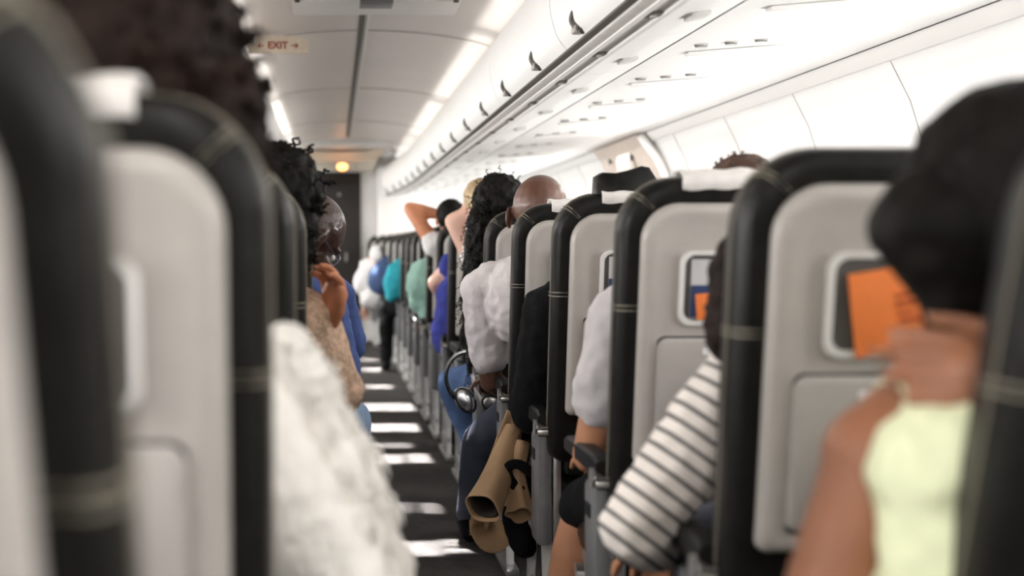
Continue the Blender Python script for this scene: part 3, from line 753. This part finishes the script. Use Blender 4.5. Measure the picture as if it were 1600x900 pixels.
def body_prims(bm, D, parts='all', inf=0.0, s=1.0, hands=True, hand=None, fwd=(0, 1, 0), up=(0, 0, 1), arms=(1, 1), uparm=1.0, legs=True):
    c, w, p = D['chest'], D['waist'], D['pelvis']; strap = 0.66 if (parts == 'shirt' and arms[0] == 0) else 1.0
    if parts in ('all', 'shirt'):
        sh = (D['shr']-D['shl']); half = sh.length/2; ax = sh.normalized()
        upv = (c-p).normalized(); B = basis(ax.cross(upv)*-1, upv)
        ell(bm, c, (half*0.93+inf, 0.105+inf, 0.155+inf), B)
        ell(bm, w, (0.135+inf, 0.100+inf, 0.135+inf), B)
        cap(bm, (c+w)/2-ax*0.05, (c+w)/2+ax*0.05, 0.09+inf, 0.09+inf)
        cap(bm, w-ax*0.04, w+ax*0.04, 0.095+inf, 0.095+inf)
        cap(bm, D['shl']*0.80*strap+D['neck']*(1-0.8*strap)-V((0, 0, (1-strap)*0.06)), D['shr']*0.80*strap+D['neck']*(1-0.8*strap)-V((0, 0, (1-strap)*0.06)), 0.058+inf, 0.058+inf)
        for k in ('shl', 'shr'):
            tgt = D['neck']*(1-strap)+D[k]*strap
            cap(bm, D['neck']-V((0, 0, 0.02)), tgt-V((0, 0, 0.02 if strap < 1 else 0)), 0.052+inf*0.8, 0.055+inf)
        ell(bm, p, (0.165+inf, 0.125+inf, 0.115+inf))
    if parts == 'all':
        cap(bm, D['neck']-V((0, 0, 0.04)), D['head']+V((0, 0, -0.02)), 0.056, 0.052)
    for k, q in (('l', 0), ('r', 1)):
        a, e, h = D['sh'+k], D['el'+k], D['wr'+k]
        if parts == 'all':
            cap(bm, a, e, 0.050*s, 0.040*s); cap(bm, e, e*0.65+h*0.35, 0.040*s, 0.041*s); cap(bm, e*0.65+h*0.35, h, 0.040*s, 0.026*s)
        elif parts in ('shirt', 'sleeves') and arms[q] > 0:
            m = min(1.0, arms[q]); cap(bm, a, a+(e-a)*m, 0.053*s+inf, 0.043*s+(0.008 if m < 1 else 0)+inf)
            if arms[q] > 1: m = arms[q]-1; cap(bm, e, e+(h-e)*m, 0.043*s+inf, 0.034*s+inf)
        if parts in ('all', 'pants') and legs:
            hp = p+V(((-0.09 if k == 'l' else 0.09), 0.03, -0.01)); kn, an = D['kn'+k], D['an'+k]
            ii = inf if parts == 'pants' else 0
            cap(bm, hp, kn, 0.082+ii, 0.058+ii); cap(bm, kn, kn*0.6+an*0.4, 0.056+ii, 0.056+ii); cap(bm, kn*0.6+an*0.4, an, 0.054+ii, 0.036+ii)
            if parts == 'all':
                cap(bm, an-V((0, 0.01, 0.055)), an+V((0, 0.15, -0.065)), 0.034, 0.026)
    if parts == 'pants': ell(bm, p, (0.168+inf, 0.128+inf, 0.118+inf))
def figure(label, cx, y, skin, J=None, fwd=(0, 1, 0), up=(0, 0, 1), shirt=None, arms=(0.6, 0.6), pants='navy_jeans', pants_len=1, hair=None, voxel=0.010,
           hand=None, shirt_name='shirt', shirt_post=None, eyes=True, shoes=True, hs=1.0, shirt_in=None, shirt_inf=0.011, shirt_extra=()):
    D = joints(cx, y, J or {}); root = empty('person', (D['pelvis'].x, D['pelvis'].y, 0)); off = -V((D['pelvis'].x, D['pelvis'].y, 0))
    bm = bmesh.new(); body_prims(bm, D); B = head_prims(bm, D['head'], fwd, up, hs)
    hand = hand or {}
    for k, q in (('l', 1), ('r', -1)):
        hd = hand.get(k) or dict(d=(D['wr'+k]-D['el'+k])*0.7+V((0, 0.10, -0.06)), n=(0, 0, -1), curl=0.45, side=q)
        hand_prims(bm, D['wr'+k], hd['d'], hd['n'], hd.get('curl', 0.5), hd.get('side', q), hd.get('s', 1.0))
    me = remesh(bm, voxel, 4); me.transform(Matrix.Translation(off)); link('body', me, M[skin], root)
    if eyes:
        for q in (-1, 1):
            bm = bmesh.new(); ell(bm, D['head']+B @ V((q*0.030*hs, 0.074*hs, -0.004*hs))+off, (0.012, 0.012, 0.010), B, 12); finish('eye', bm, M['white_cloth'], root)
    if shirt:
        bm = bmesh.new(); body_prims(bm, {**D, **(shirt_in or {})}, 'shirt', shirt_inf, arms=arms)
        for t in shirt_extra: cap(bm, *t)
        me = remesh(bm, voxel, 3); wrinkle(me, 0.006, 12, seed=y); wrinkle(me, 0.005, 34, seed=y); wrinkle(me, 0.003, 26, True, seed=y+9)
        if shirt_post: shirt_post(me, D)
        me.transform(Matrix.Translation(off)); link(shirt_name, me, M[shirt], root)
    if pants:
        bm = bmesh.new(); D2 = dict(D)
        if pants_len < 1: 
            for k in 'lr': D2['an'+k] = D['kn'+k]+(D['an'+k]-D['kn'+k])*0.08
            D2 = {**D2}
        body_prims(bm, D2, 'pants', 0.010); me = remesh(bm, max(voxel, 0.012), 3); wrinkle(me, 0.008, 16, seed=y+3)
        me.transform(Matrix.Translation(off)); link('trousers' if pants_len == 1 else 'shorts', me, M[pants], root)
    if shoes:
        for k in 'lr':
            an = D['an'+k]; bm = bmesh.new()
            cap(bm, an+V((0, -0.015, -0.060)), an+V((0, 0.16, -0.070)), 0.044, 0.036); cap(bm, an+V((0, 0, -0.02)), an+V((0, 0.01, -0.06)), 0.044, 0.044)
            for v in bm.verts: v.co.z = max(v.co.z, 0.006)
            me = remesh(bm, 0.010, 3); me.transform(Matrix.Translation(off)); link('shoe', me, M['black_cloth'], root)
    if hair:
        h = hair(D, B, off); 
        for (me, m, nm) in h: link(nm, me, m, root)
    tag(root, label, 'person')
    return root, D, B, off
def curl(bm, p, d, L, r, turns, tr, seg=5):
    d = V(d).normalized(); a, b, _ = frame_of(d); n = max(6, int(turns*7)); ph = random.random()*6
    tube(bm, [p+d*L*k/n+r*(math.cos(ph+turns*2*PI*k/n)*a+math.sin(ph+turns*2*PI*k/n)*b) for k in range(n+1)], [tr]*n+[tr*0.5], seg, flat=1)
def hair_mass(items, amp, freq, m, voxel=0.008, curls=0, cl=0.05, cr=0.006, tr=0.0022, down=0.0, name='hair', turns=2.5, ridged=True):
    def f(D, B, off):
        bm = bmesh.new()
        for it in items(D, B):
            if len(it) == 2: ell(bm, it[0], it[1], B)
            else: cap(bm, *it)
        me = remesh(bm, voxel, 2); wrinkle(me, amp, freq, ridged); wrinkle(me, amp*0.5, freq*2.3, ridged, 4)
        if curls:
            nm = [v.vector.copy() for v in me.vertex_normals]; b2 = bmesh.new(); b2.from_mesh(me)
            for _ in range(curls):
                i = random.randrange(len(nm)); n = nm[i]
                curl(b2, me.vertices[i].co-n*0.006, n+V((random.uniform(-.7, .7), random.uniform(-.7, .7), random.uniform(-.5, .5)-down)), cl*random.uniform(0.5, 1.3), cr*random.uniform(.6, 1.4), turns*random.uniform(.6, 1.4), tr)
            b2.to_mesh(me); b2.free()
            for p in me.polygons: p.use_smooth = True
        me.transform(Matrix.Translation(off)); return [(me, m, name)]
    return f
HP = lambda D, B, x, y, z: D['head']+B @ V((x, y, z))

# --- left side: person with the big hair and white fluffy cardigan (row behind the large pale seat)
y = LY[1]
J = dict(head=(-0.235, y+0.19, 1.235), neck=(-0.245, y+0.19, 1.08), shl=(-0.43, y+0.21, 0.99), shr=(-0.15, y+0.22, 0.95), elr=(0.035, y+0.34, 0.63), wrr=(-0.08, y+0.56, 0.60))
figure('person with large dark hair in a fluffy white cardigan, seated before the large pale seat', -0.27, y, 'skin_dark', J, shirt='fluffy_white', arms=(2, 1.8), shirt_name='cardigan',
       hair=hair_mass(lambda D, B: [(HP(D, B, 0.0, -0.03, 0.05), (0.130, 0.15, 0.150)), (HP(D, B, 0.07, -0.02, -0.02), (0.09, 0.11, 0.10)), (HP(D, B, -0.05, 0.0, 0.12), (0.12, 0.12, 0.12)), (HP(D, B, -0.03, -0.03, 0.0), (0.13, 0.13, 0.10))], 0.010, 20, M['hair_dbrown'], 0.010, curls=500, cl=0.025, tr=0.003))
def fluff(px0, py0, px1, py1, yy0, yy1, r0, r1): return (at(px0, py0, yy0), at(px1, py1, yy1), r0, r1)
# the loose white sleeve and shawl hanging over the armrest into the aisle
bm = bmesh.new()
for t in (fluff(450, 575, 520, 720, 1.62, 1.66, 0.034, 0.050), fluff(520, 720, 550, 900, 1.66, 1.66, 0.050, 0.066), fluff(470, 600, 520, 800, 1.60, 1.60, 0.035, 0.055), fluff(550, 900, 550, 1050, 1.66, 1.64, 0.066, 0.06),
          fluff(470, 700, 470, 1000, 1.62, 1.62, 0.06, 0.07), fluff(450, 545, 470, 600, 1.62, 1.62, 0.03, 0.04)): cap(bm, *t)
me = remesh(bm, 0.008, 4); wrinkle(me, 0.010, 16, False, 2); wrinkle(me, 0.004, 60, True, 5)
b2 = bmesh.new(); b2.from_mesh(me); nm = [v.vector.copy() for v in me.vertex_normals]
for _ in range(900):
    i = random.randrange(len(nm)); p = me.vertices[i].co
    tube(b2, [p, p+nm[i]*0.008+V((random.uniform(-.004, .004), 0, -0.010)), p+nm[i]*0.010+V((random.uniform(-.008, .008), 0, -0.030))], [0.0035, 0.003, 0.001], 4)
b2.to_mesh(me); b2.free()
for p in me.polygons: p.use_smooth = True
o = link('shawl', me, M['fluffy_white']); tag(o, 'fluffy white shawl spilling over the armrest into the aisle, lower left', 'shawl')

# --- curly haired woman with the beige lace sleeve, hand raised to the chin
y = LY[3]
hc = at(432, 330, y+0.17)
J = dict(head=hc, neck=(-0.20, y+0.18, 1.03), shr=(-0.055, y+0.19, 0.90), elr=at(530, 612, y+0.20), wrr=at(506, 516, y+0.18), shl=(-0.40, y+0.2, 0.96), chest=(-0.22, y+0.19, 0.86), waist=(-0.24, y+0.22, 0.70))
def lace_hair(D, B, off):
    f = hair_mass(lambda D, B: [(HP(D, B, 0.0, -0.02, 0.035), (0.100, 0.115, 0.105)), (HP(D, B, 0.03, -0.03, -0.06), (0.075, 0.09, 0.09))], 0.016, 26, M['hair_black'], 0.007)
    out = f(D, B, off); me = out[0][0]; b2 = bmesh.new(); b2.from_mesh(me)
    for (px, py, ex, ey, r) in ((430, 262, 420, 238, 0.012), (455, 262, 462, 244, 0.014), (440, 256, 452, 250, 0.012), (470, 275, 490, 268, 0.010), (405, 262, 398, 244, 0.012), (480, 300, 496, 300, 0.012), (484, 330, 500, 330, 0.010), (415, 254, 408, 246, 0.010)):
        a = at(px, py, y+0.16); e = at(ex, ey, y+0.16)
        tube(b2, smooth_path([a, a*0.4+e*0.6+V((0.008, 0, 0.004)), e], 4), [r]*8+[r*0.5], 7)
    # looped braid standing off the head
    L = [at(a, b, y+0.16) for a, b in ((464, 264), (478, 262), (490, 270), (493, 280), (488, 285), (478, 280), (466, 272))]
    tube(b2, smooth_path(L, 4), 0.0075, 7)
    for _ in range(60):
        i = random.randrange(len(me.vertices)); p = me.vertices[i].co-off; n = (p-D['head']).normalized()
        curl(b2, p, n+V((random.uniform(-.6, .6), 0, random.uniform(-.6, .3))), random.uniform(0.02, 0.04), 0.005, 2, 0.003)
    for v in b2.verts: pass
    b2.to_mesh(me); b2.free()
    for p in me.polygons: p.use_smooth = True
    return [(me, M['hair_black'], 'hair')]
def lace_hair2(D, B, off):
    # everything is built in world space first, then moved
    out = lace_hair(D, B, V((0, 0, 0)))
    out[0][0].transform(Matrix.Translation(off)); return out
figure('person with curly black hair and a beige lace sleeve, hand raised to the chin', -0.24, y, 'skin_orange', J, fwd=(0.5, 0.8, -0.15), shirt='lace', arms=(1.6, 1.72), shirt_name='blouse',
       pants='white_cloth', hair=lace_hair2, voxel=0.0048, hand={'r': dict(d=V((0.09, -0.02, 0.30)), n=(-0.75, -0.55, 0.2), curl=0.55, side=1, s=1.12)})
# --- man with the shaved head, bent towards the aisle with glasses
y = LY[4]
hc = at(484, 370, y+0.22)
fw = V((0.62, 0.45, -0.64)); up_ = V((0.25, 0.0, 0.97))
J = dict(head=hc, neck=(-0.14, y+0.22, 1.00), shr=(-0.03, y+0.22, 0.90), shl=(-0.36, y+0.22, 0.94), chest=(-0.19, y+0.22, 0.86), elr=(0.025, y+0.30, 0.72), wrr=(-0.03, y+0.48, 0.66), knr=(0.045, y+0.40, 0.56), anr=(0.02, y+0.5, 0.12))
r, D, B, off = figure('man with a shaved dark head and glasses bending towards the aisle, blue shirt', -0.24, y, 'skin_deep', J, fwd=fw, up=up_, shirt='blue_shirt', arms=(1, 1), pants='light_jeans', voxel=0.007, hs=1.08)
bm = bmesh.new()
for q in (-1, 1):
    c = D['head']+B @ V((q*0.032, 0.095, -0.004)); rt = B @ V((1, 0, 0)); u = B @ V((0, 0, 1))
    tube(bm, [c+off+0.022*(math.cos(t)*rt+0.8*math.sin(t)*u) for t in [2*PI*k/16 for k in range(17)]], 0.0018, 6)
    tube(bm, [c+rt*q*0.022+off, D['head']+B @ V((q*0.088, 0.0, 0.002))+off], 0.0016, 6)
finish('glasses', bm, M['metal'], r)
# --- pale forearm collar of a neighbour beyond him
y = LY[5]
J = dict(head=(-0.16, y+0.22, 1.08), neck=(-0.12, y+0.2, 0.98), shr=at(538, 455, y+0.2)-V((0.03, 0, 0.02)), shl=(-0.34, y+0.2, 0.95), chest=(-0.14, y+0.2, 0.84), elr=at(544, 545, y+0.25), wrr=(-0.03, y+0.5, 0.64))
figure('person in blue with a pale neck, behind the man with the shaved head', -0.24, y, 'skin_pink', J, shirt='blue_shirt', arms=(0.9, 0.9), voxel=0.011,
       hair=hair_mass(lambda D, B: [(HP(D, B, 0, -0.02, 0.035), (0.083, 0.10, 0.09))], 0.006, 30, M['hair_brown'], 0.010))

# --- right side: woman in the yellow-green sleeveless top
y = RY[0]
J = dict(head=(0.716, y+0.27, 1.105), neck=(0.735, y+0.26, 0.985), shl=(0.550, y+0.235, 0.870), shr=(0.88, y+0.22, 0.89), chest=(0.72, y+0.21, 0.80), waist=(0.74, y+0.22, 0.68),
         ell=(0.455, y+0.22, 0.62), wrl=(0.60, y+0.44, 0.60), elr=(0.93, y+0.28, 0.86), wrr=at(1640, 606, y+0.165))
figure('person with black hair in a sleeveless yellow-green top, hand at the neck', 0.76, y, 'skin_brown', J, fwd=(0.1, 0.9, -0.35), shirt='yellow_green_top', arms=(0, 0), shirt_name='sleeveless_top',
       hair=hair_mass(lambda D, B: [(HP(D, B, 0.0, -0.02, 0.035), (0.118, 0.125, 0.105)), (HP(D, B, 0.03, -0.07, -0.03), (0.100, 0.09, 0.105)), (HP(D, B, 0.045, -0.10, -0.085), (0.060, 0.06, 0.06)), (HP(D, B, 0.08, -0.03, 0.07), (0.10, 0.10, 0.08)),
                      (at(1488, 370, y+0.25), at(1500, 480, y+0.24), 0.078, 0.036)], 0.006, 14, M['hair_black'], 0.009),
       voxel=0.0058, hand={'r': dict(d=V((-0.95, 0.02, 0.20)), n=(0.1, 0.9, -0.4), curl=0.16, side=-1)}, shirt_inf=0.014,
       shirt_extra=[(V((0.578, y+0.17, 0.862)), V((0.590, y+0.17, 0.58)), 0.052, 0.058), (V((0.578, y+0.17, 0.862)), V((0.76, y+0.17, 0.930)), 0.058, 0.05), (V((0.66, y+0.17, 0.84)), V((0.66, y+0.17, 0.58)), 0.06, 0.06), (V((0.76, y+0.17, 0.88)), V((0.76, y+0.17, 0.58)), 0.06, 0.06)])
# --- person with the striped sleeve
y = RY[1]
J = dict(head=(0.700, y+0.24, 1.00), neck=(0.74, y+0.24, 0.94), shl=at(1120, 650, y+0.26), shr=(0.88, y+0.24, 0.90), chest=(0.74, y+0.26, 0.81), waist=(0.76, y+0.24, 0.68), ell=at(992, 826, y+0.25), wrl=(0.56, y+0.44, 0.56))
def stripe_post(me, D):
    at_ = me.attributes.new('along', 'FLOAT', 'POINT'); a, e, w = D['shl'], D['ell'], D['wrl']
    d1 = (e-a); L1 = d1.length; d1n = d1/L1; vals = []
    for v in me.vertices:
        t = (v.co-a).dot(d1n)
        if v.co.x > a.x+0.055: t = -(v.co.z-a.z)*1.0
        vals.append(t)
    at_.data.foreach_set('value', vals)
figure('person in a cream and dark striped long-sleeved shirt, elbow over the armrest', 0.78, y, 'skin_tan', J, fwd=(0.2, 0.9, -0.4), shirt='stripes', arms=(1.9, 1.9), voxel=0.008, shirt_post=stripe_post,
       hair=hair_mass(lambda D, B: [(HP(D, B, 0, -0.02, 0.02), (0.092, 0.11, 0.095)), (HP(D, B, -0.045, -0.02, -0.05), (0.055, 0.08, 0.07))], 0.008, 30, M['hair_dbrown'], 0.009))
# --- person with the bare tan arm and leg
y = RY[2]
J = dict(head=(0.905, y+0.27, 1.155), neck=(0.84, y+0.22, 1.03), shl=(0.63, y+0.25, 0.93), ell=at(921, 712, y+0.34), wrl=(0.64, y+0.52, 0.60), knl=at(918, 790, y+0.56), anl=at(862, 985, y+0.60), shr=(0.96, y+0.2, 0.96),
         knr=(0.86, y+0.60, 0.53), anr=(0.86, y+0.58, 0.11))
figure('person in a grey T-shirt and shorts, tan bare arm and leg beside the armrest', 0.79, y, 'skin_tan', J, shirt='grey_tshirt', arms=(0.58, 0.6), pants='black_cloth', pants_len=0.3, voxel=0.008,
       hair=hair_mass(lambda D, B: [(HP(D, B, 0, -0.02, 0.035), (0.088, 0.105, 0.095))], 0.006, 40, M['hair_brown'], 0.008, curls=200, cl=0.012, tr=0.0012, cr=0.003))
# --- person in black
y = RY[3]
J = dict(head=(0.80, y+0.24, 1.10), neck=(0.80, y+0.22, 1.0), shl=at(862, 490, y+0.26), ell=at(836, 638, y+0.32), wrl=(0.62, y+0.50, 0.60), shr=(0.93, y+0.2, 0.94), chest=(0.79, y+0.2, 0.86))
figure('person all in black whose sleeve hangs between two seats beside the tan coat', 0.79, y, 'skin_dark', J, shirt='black_cloth', arms=(1.9, 1.9), shirt_name='jacket', pants='black_cloth', shirt_inf=0.026,
       hair=hair_mass(lambda D, B: [(HP(D, B, 0, -0.02, 0.03), (0.082, 0.10, 0.09))], 0.004, 30, M['hair_black'], 0.009))
# --- bald man in the white shirt
y = RY[4]
yh = y+0.24
J = dict(head=at(843, 338, yh), neck=(0.70, y+0.20, 1.045), shl=at(752, 452, yh), shr=(0.86, y+0.2, 0.99), chest=(0.68, y+0.19, 0.91), waist=(0.80, y+0.22, 0.74), ell=at(768, 596, yh+0.05), wrl=(0.56, y+0.50, 0.62),
         knl=at(752, 690, y+0.58), anl=(0.50, y+0.62, 0.11))
figure('bald man in a white T-shirt seated on the right, leaning to the aisle', 0.76, y, 'skin_dark', J, fwd=(0.25, 0.95, -0.1), up=(0.08, 0, 1), shirt='white_tshirt', arms=(0.72, 0.7), voxel=0.006, hs=1.20)
# --- woman with the long curly black hair
y = RY[5]
yh = y+0.2
def long_hair(D, B, off):
    f = hair_mass(lambda D, B: [(HP(D, B, -0.01, -0.03, 0.035), (0.098, 0.115, 0.105)), (at(765, 350, yh), at(758, 450, yh), 0.085, 0.085), (at(758, 450, yh), at(752, 570, yh), 0.085, 0.05), (at(785, 380, yh), at(785, 470, yh), 0.08, 0.07)],
                  0.010, 22, M['hair_black'], 0.008)
    me = f(D, B, V((0, 0, 0)))[0][0]; nm = [v.vector.copy() for v in me.vertex_normals]; b2 = bmesh.new(); b2.from_mesh(me)
    for _ in range(420):
        i = random.randrange(len(nm)); n = nm[i]
        curl(b2, me.vertices[i].co-n*0.004, n*0.25+V((random.uniform(-.3, .3), random.uniform(-.2, .2), -1.0)), random.uniform(0.05, 0.11), random.uniform(0.004, 0.007), random.uniform(3, 5), 0.0016, 4)
    for _ in range(120):
        i = random.randrange(len(nm)); n = nm[i]
        if me.vertices[i].co.z < D['head'].z: continue
        curl(b2, me.vertices[i].co-n*0.004, n+V((random.uniform(-.6, .3), 0, .2)), random.uniform(0.02, 0.045), 0.004, 2.5, 0.0015, 4)
    b2.to_mesh(me); b2.free()
    for p in me.polygons: p.use_smooth = True
    me.transform(Matrix.Translation(off)); return [(me, M['hair_black'], 'hair')]
J = dict(head=at(782, 328, yh), neck=(0.66, y+0.2, 1.04), shl=(0.60, y+0.2, 0.97), shr=(0.88, y+0.2, 0.98), chest=(0.72, y+0.2, 0.88), ell=(0.56, y+0.28, 0.72), knl=at(708, 598, y+0.60), anl=(0.66, y+0.56, 0.11))
figure('person with very long curly black hair falling beside the seat, blue jeans', 0.75, y, 'skin_brown', J, shirt='black_cloth', arms=(1.8, 1.8), pants='blue_jeans', hair=long_hair)
# --- farther passengers
def far_person(label, row, shirt, skin, arms=(0.6, 0.6), hairm='hair_black', pants='navy_jeans', **J):
    y = RY[row]; cx = XR-taper(y)-0.02
    hs = hair_mass(lambda D, B: [(HP(D, B, 0, -0.02, 0.035), (0.083, 0.10, 0.09))], 0.005, 30, M[hairm], 0.012)
    return figure(label, cx, y, skin, {k: v for k, v in J.items()}, shirt=shirt, arms=arms, pants=pants, voxel=0.012, hair=hs, eyes=False)
y = RY[6]
r = far_person('person with blond hair leaning back, pale neck above the seats', 6, 'white_cloth', 'skin_pink', arms=(0, 0), hairm='hair_blond', head=at(752, 322, y+0.22), neck=at(748, 352, y+0.18), shl=(0.63, y+0.18, 1.03), chest=(0.80, y+0.2, 0.88), ell=at(708, 346, y+0.20), wrl=at(745, 330, y+0.16))
y = RY[7]
far_person('person with a bare pale upper arm out in the aisle, royal blue top', 7, 'royal', 'skin_pink', arms=(0.02, 0.4), shl=at(706, 416, y+0.22), ell=at(679, 442, y+0.30), wrl=at(705, 480, y+0.5), head=(0.86, y+0.2, 1.10), neck=(0.82, y+0.2, 1.0), chest=at(732, 470, y+0.2), waist=at(718, 520, y+0.25), pelvis=(0.76, y+0.24, 0.56))
y = RY[8]
far_person('person with one arm raised behind a black-haired head, elbow pointing at the aisle', 8, 'white_cloth', 'skin_orange', arms=(0.1, 0.4), head=at(704, 345, y+0.22), neck=at(705, 372, y+0.2), shl=at(680, 384, y+0.22), chest=(0.80, y+0.2, 0.88), ell=at(641, 326, y+0.28), wrl=at(700, 338, y+0.28))
y = RY[9]
far_person('person in a sage green T-shirt leaning into the aisle on the right', 9, 'sage', 'skin_brown', arms=(0.95, 0.6), shl=at(657, 424, y+0.22), ell=at(653, 475, y+0.25), wrl=at(668, 500, y+0.45), head=(0.80, y+0.22, 1.08), neck=(0.76, y+0.2, 1.0), chest=at(682, 440, y+0.2), waist=at(688, 480, y+0.24))
y = RY[13]
far_person('person in a teal top with a black trouser leg in the aisle', 13, 'teal', 'skin_dark', arms=(1, 0.6), shl=at(617, 422, y+0.2), ell=at(612, 462, y+0.2), chest=at(634, 437, y+0.2), head=(0.72, y+0.22, 1.06), neck=(0.70, y+0.2, 1.0), pants='black_cloth', knl=at(604, 480, y+0.4), anl=at(603, 560, y+0.35))
y = RY[15]
far_person('person in a navy top, small in the distance on the right', 15, 'navy', 'skin_dark', arms=(1.7, 1), shl=at(596, 418, y+0.2), ell=at(590, 445, y+0.2), head=(0.62, y+0.22, 1.05), neck=(0.60, y+0.2, 1.0), chest=at(606, 432, y+0.2))
y = RY[16]
far_person('person in white near the dark door at the front of the aisle', 16, 'white_cloth', 'skin_pink', arms=(1.8, 1), shl=at(572, 415, y+0.2), ell=at(568, 445, y+0.2), wrl=at(571, 480, y+0.3), head=at(590, 402, y+0.1), neck=at(588, 412, y+0.2), chest=at(584, 430, y+0.2), waist=at(586, 460, y+0.2), hairm='white_cloth')

# ------------------------------------------------------------------ headphones on the dark knee
yk = RY[4]+0.56
root = empty('headphones', at(735, 620, yk))
O = -at(735, 620, yk)
bm = bmesh.new()
band = smooth_path([at(a, b, yk) for a, b in ((728, 549), (712, 556), (700, 572), (697, 592), (703, 612), (712, 622))], 5)
tube(bm, [p+O for p in band], 0.0075, 8, flat=1.6, flat_dir=(0, 1, 0)); finish('headband', bm, M['dark'], root)
def ellipse_tube(cx, cy, rx, ry, rot, tr, y):
    c = math.cos(rot); s = math.sin(rot)
    return [at(cx+rx*math.cos(t)*c-ry*math.sin(t)*s, cy+rx*math.cos(t)*s+ry*math.sin(t)*c, y)+O for t in [2*PI*k/18 for k in range(19)]]
for (cx, cy, rx, ry, rot) in ((724, 625, 13, 21, -0.5), (764, 629, 14, 12, 0.3)):
    bm = bmesh.new(); c = at(cx, cy, yk)+O; B = Matrix.Rotation(0, 3, 'Y')
    ell(bm, c, (rx*yk/F*1.0, 0.020, ry*yk/F), Matrix.Rotation(-rot*-1, 3, 'Y')); cu = finish('ear_cup', bm, M['metal'], root)
    bm = bmesh.new(); tube(bm, ellipse_tube(cx+4, cy, rx, ry, rot, 0, yk-0.01), 0.0055, 8); finish('ear_pad', bm, M['dark'], cu)
    bm = bmesh.new(); ell(bm, c+V((-0.004, -0.020, 0)), (rx*yk/F*0.45, 0.004, ry*yk/F*0.45), Matrix.Rotation(rot, 3, 'Y')); finish('cap', bm, M['grey'], cu)
bm = bmesh.new(); tube(bm, smooth_path([at(a, b, yk)+O for a, b in ((738, 585), (742, 605), (750, 622), (760, 638))], 4), 0.006, 8); finish('yoke', bm, M['rim'], root)
tag(root, 'silver and black headphones lying on the dark jeans beside the aisle', 'headphones')

# ------------------------------------------------------------------ tan coat hanging from the armrest
yc = RY[3]+0.50
root = empty('tan_coat', (0.5, yc, 0.0)); O = -V((0.5, yc, 0))
def cone(name, pts, rad, m, flare=1.0, wav=0.12, n=5, flat=0.8):
    bm = bmesh.new(); P = [p+O for p in smooth_path([at(a, b, yy) for a, b, yy in pts], 5)]
    N = len(P); rr = []
    for i in range(N):
        t = i/(N-1)*(len(rad)-1); k = min(int(t), len(rad)-2); rr.append(rad[k]+(rad[k+1]-rad[k])*(t-k))
    rings = tube(bm, P, rr, 28, caps=False, flat=flat, flat_dir=(0, 1, 0))
    for i, rg in enumerate(rings):
        c = P[i]
        for k, v in enumerate(rg):
            v.co = c+(v.co-c)*(1+wav*math.sin(n*2*PI*k/28+i*0.12)*(0.3+0.7*i/N))
    o = finish(name, bm, m, root); thick(o, 0.003, 0); return o
cone('sleeve', [(803, 668, yc+0.02), (788, 715, yc-0.03), (770, 762, yc-0.12), (754, 795, yc-0.22)], [0.024, 0.038, 0.044, 0.050], M['tan_coat'], n=4, wav=0.07)
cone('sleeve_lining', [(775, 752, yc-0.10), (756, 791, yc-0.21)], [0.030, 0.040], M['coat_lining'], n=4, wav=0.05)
cone('sleeve', [(818, 690, yc-0.03), (808, 740, yc-0.06), (812, 780, yc-0.09), (814, 806, yc-0.13)], [0.018, 0.022, 0.028, 0.040], M['tan_coat'], n=4, wav=0.2)
cone('pleat', [(806, 700, yc), (799, 745, yc-0.02), (795, 790, yc-0.02)], [0.016, 0.018, 0.022], M['tan_coat'], n=3, wav=0.15)
# long flat lapel
bm = bmesh.new(); A = [(792, 640), (780, 672), (764, 715), (748, 760), (736, 806), (733, 836)]; Bp = [(806, 648), (806, 690), (796, 730), (783, 770), (768, 806), (762, 830)]
g = []
for (a, b), (c, d) in zip(A, Bp):
    g.append([bm.verts.new(at(a+(c-a)*t, b+(d-b)*t, yc+0.03+0.015*math.sin(t*PI))+O) for t in (0, 0.2, 0.4, 0.6, 0.8, 1)])
for r0, r1 in zip(g, g[1:]):
    for k in range(5): bm.faces.new((r0[k], r0[k+1], r1[k+1], r1[k]))
o = finish('lapel', bm, M['tan_coat'], root); thick(o, 0.004)
# rounded hem flap
bm = bmesh.new(); c0 = (770, 812); g = []
for k in range(15):
    a = PI*(1.08)-PI*1.12*k/14
    g.append([bm.verts.new(at(c0[0]+(36*s)*math.cos(a), c0[1]+(52*s)*abs(math.sin(a))*1.0, yc+0.045-0.04*s*s+0.003*math.sin(k*2.1)*s)+O) for s in (0.1, 0.4, 0.7, 1.0)])
for r0, r1 in zip(g, g[1:]):
    for k in range(3): bm.faces.new((r0[k], r0[k+1], r1[k+1], r1[k]))
o = finish('hem', bm, M['tan_coat'], root); thick(o, 0.004)
tag(root, 'tan coat with flared sleeves hanging from an armrest into the aisle', 'coat')
# black strap bag beneath it
root2 = empty('black_bag', (0.55, yc-0.08, 0)); O2 = -V((0.55, yc-0.08, 0))
bm = bmesh.new()
for a, b, r in (((818, 745), (822, 800), 0.030), ((825, 780), (815, 850), 0.035), ((800, 800), (812, 850), 0.025)): cap(bm, at(a[0], a[1], yc-0.02)+O2, at(b[0], b[1], yc-0.02)+O2, r, r*1.1)
me = remesh(bm, 0.008, 3); wrinkle(me, 0.012, 20); link('bag_body', me, M['black_cloth'], root2)
bm = bmesh.new(); tube(bm, [p+O2 for p in smooth_path([at(a, b, yc-0.09) for a, b in ((834, 742), (812, 726), (796, 728), (793, 740), (802, 756), (816, 768))], 5)], 0.006, 8, flat=2.4, flat_dir=(0.4, 0, 1)); finish('strap', bm, M['black_cloth'], root2)
tag(root2, 'black bag with a looped strap hanging against the tan coat', 'bag')
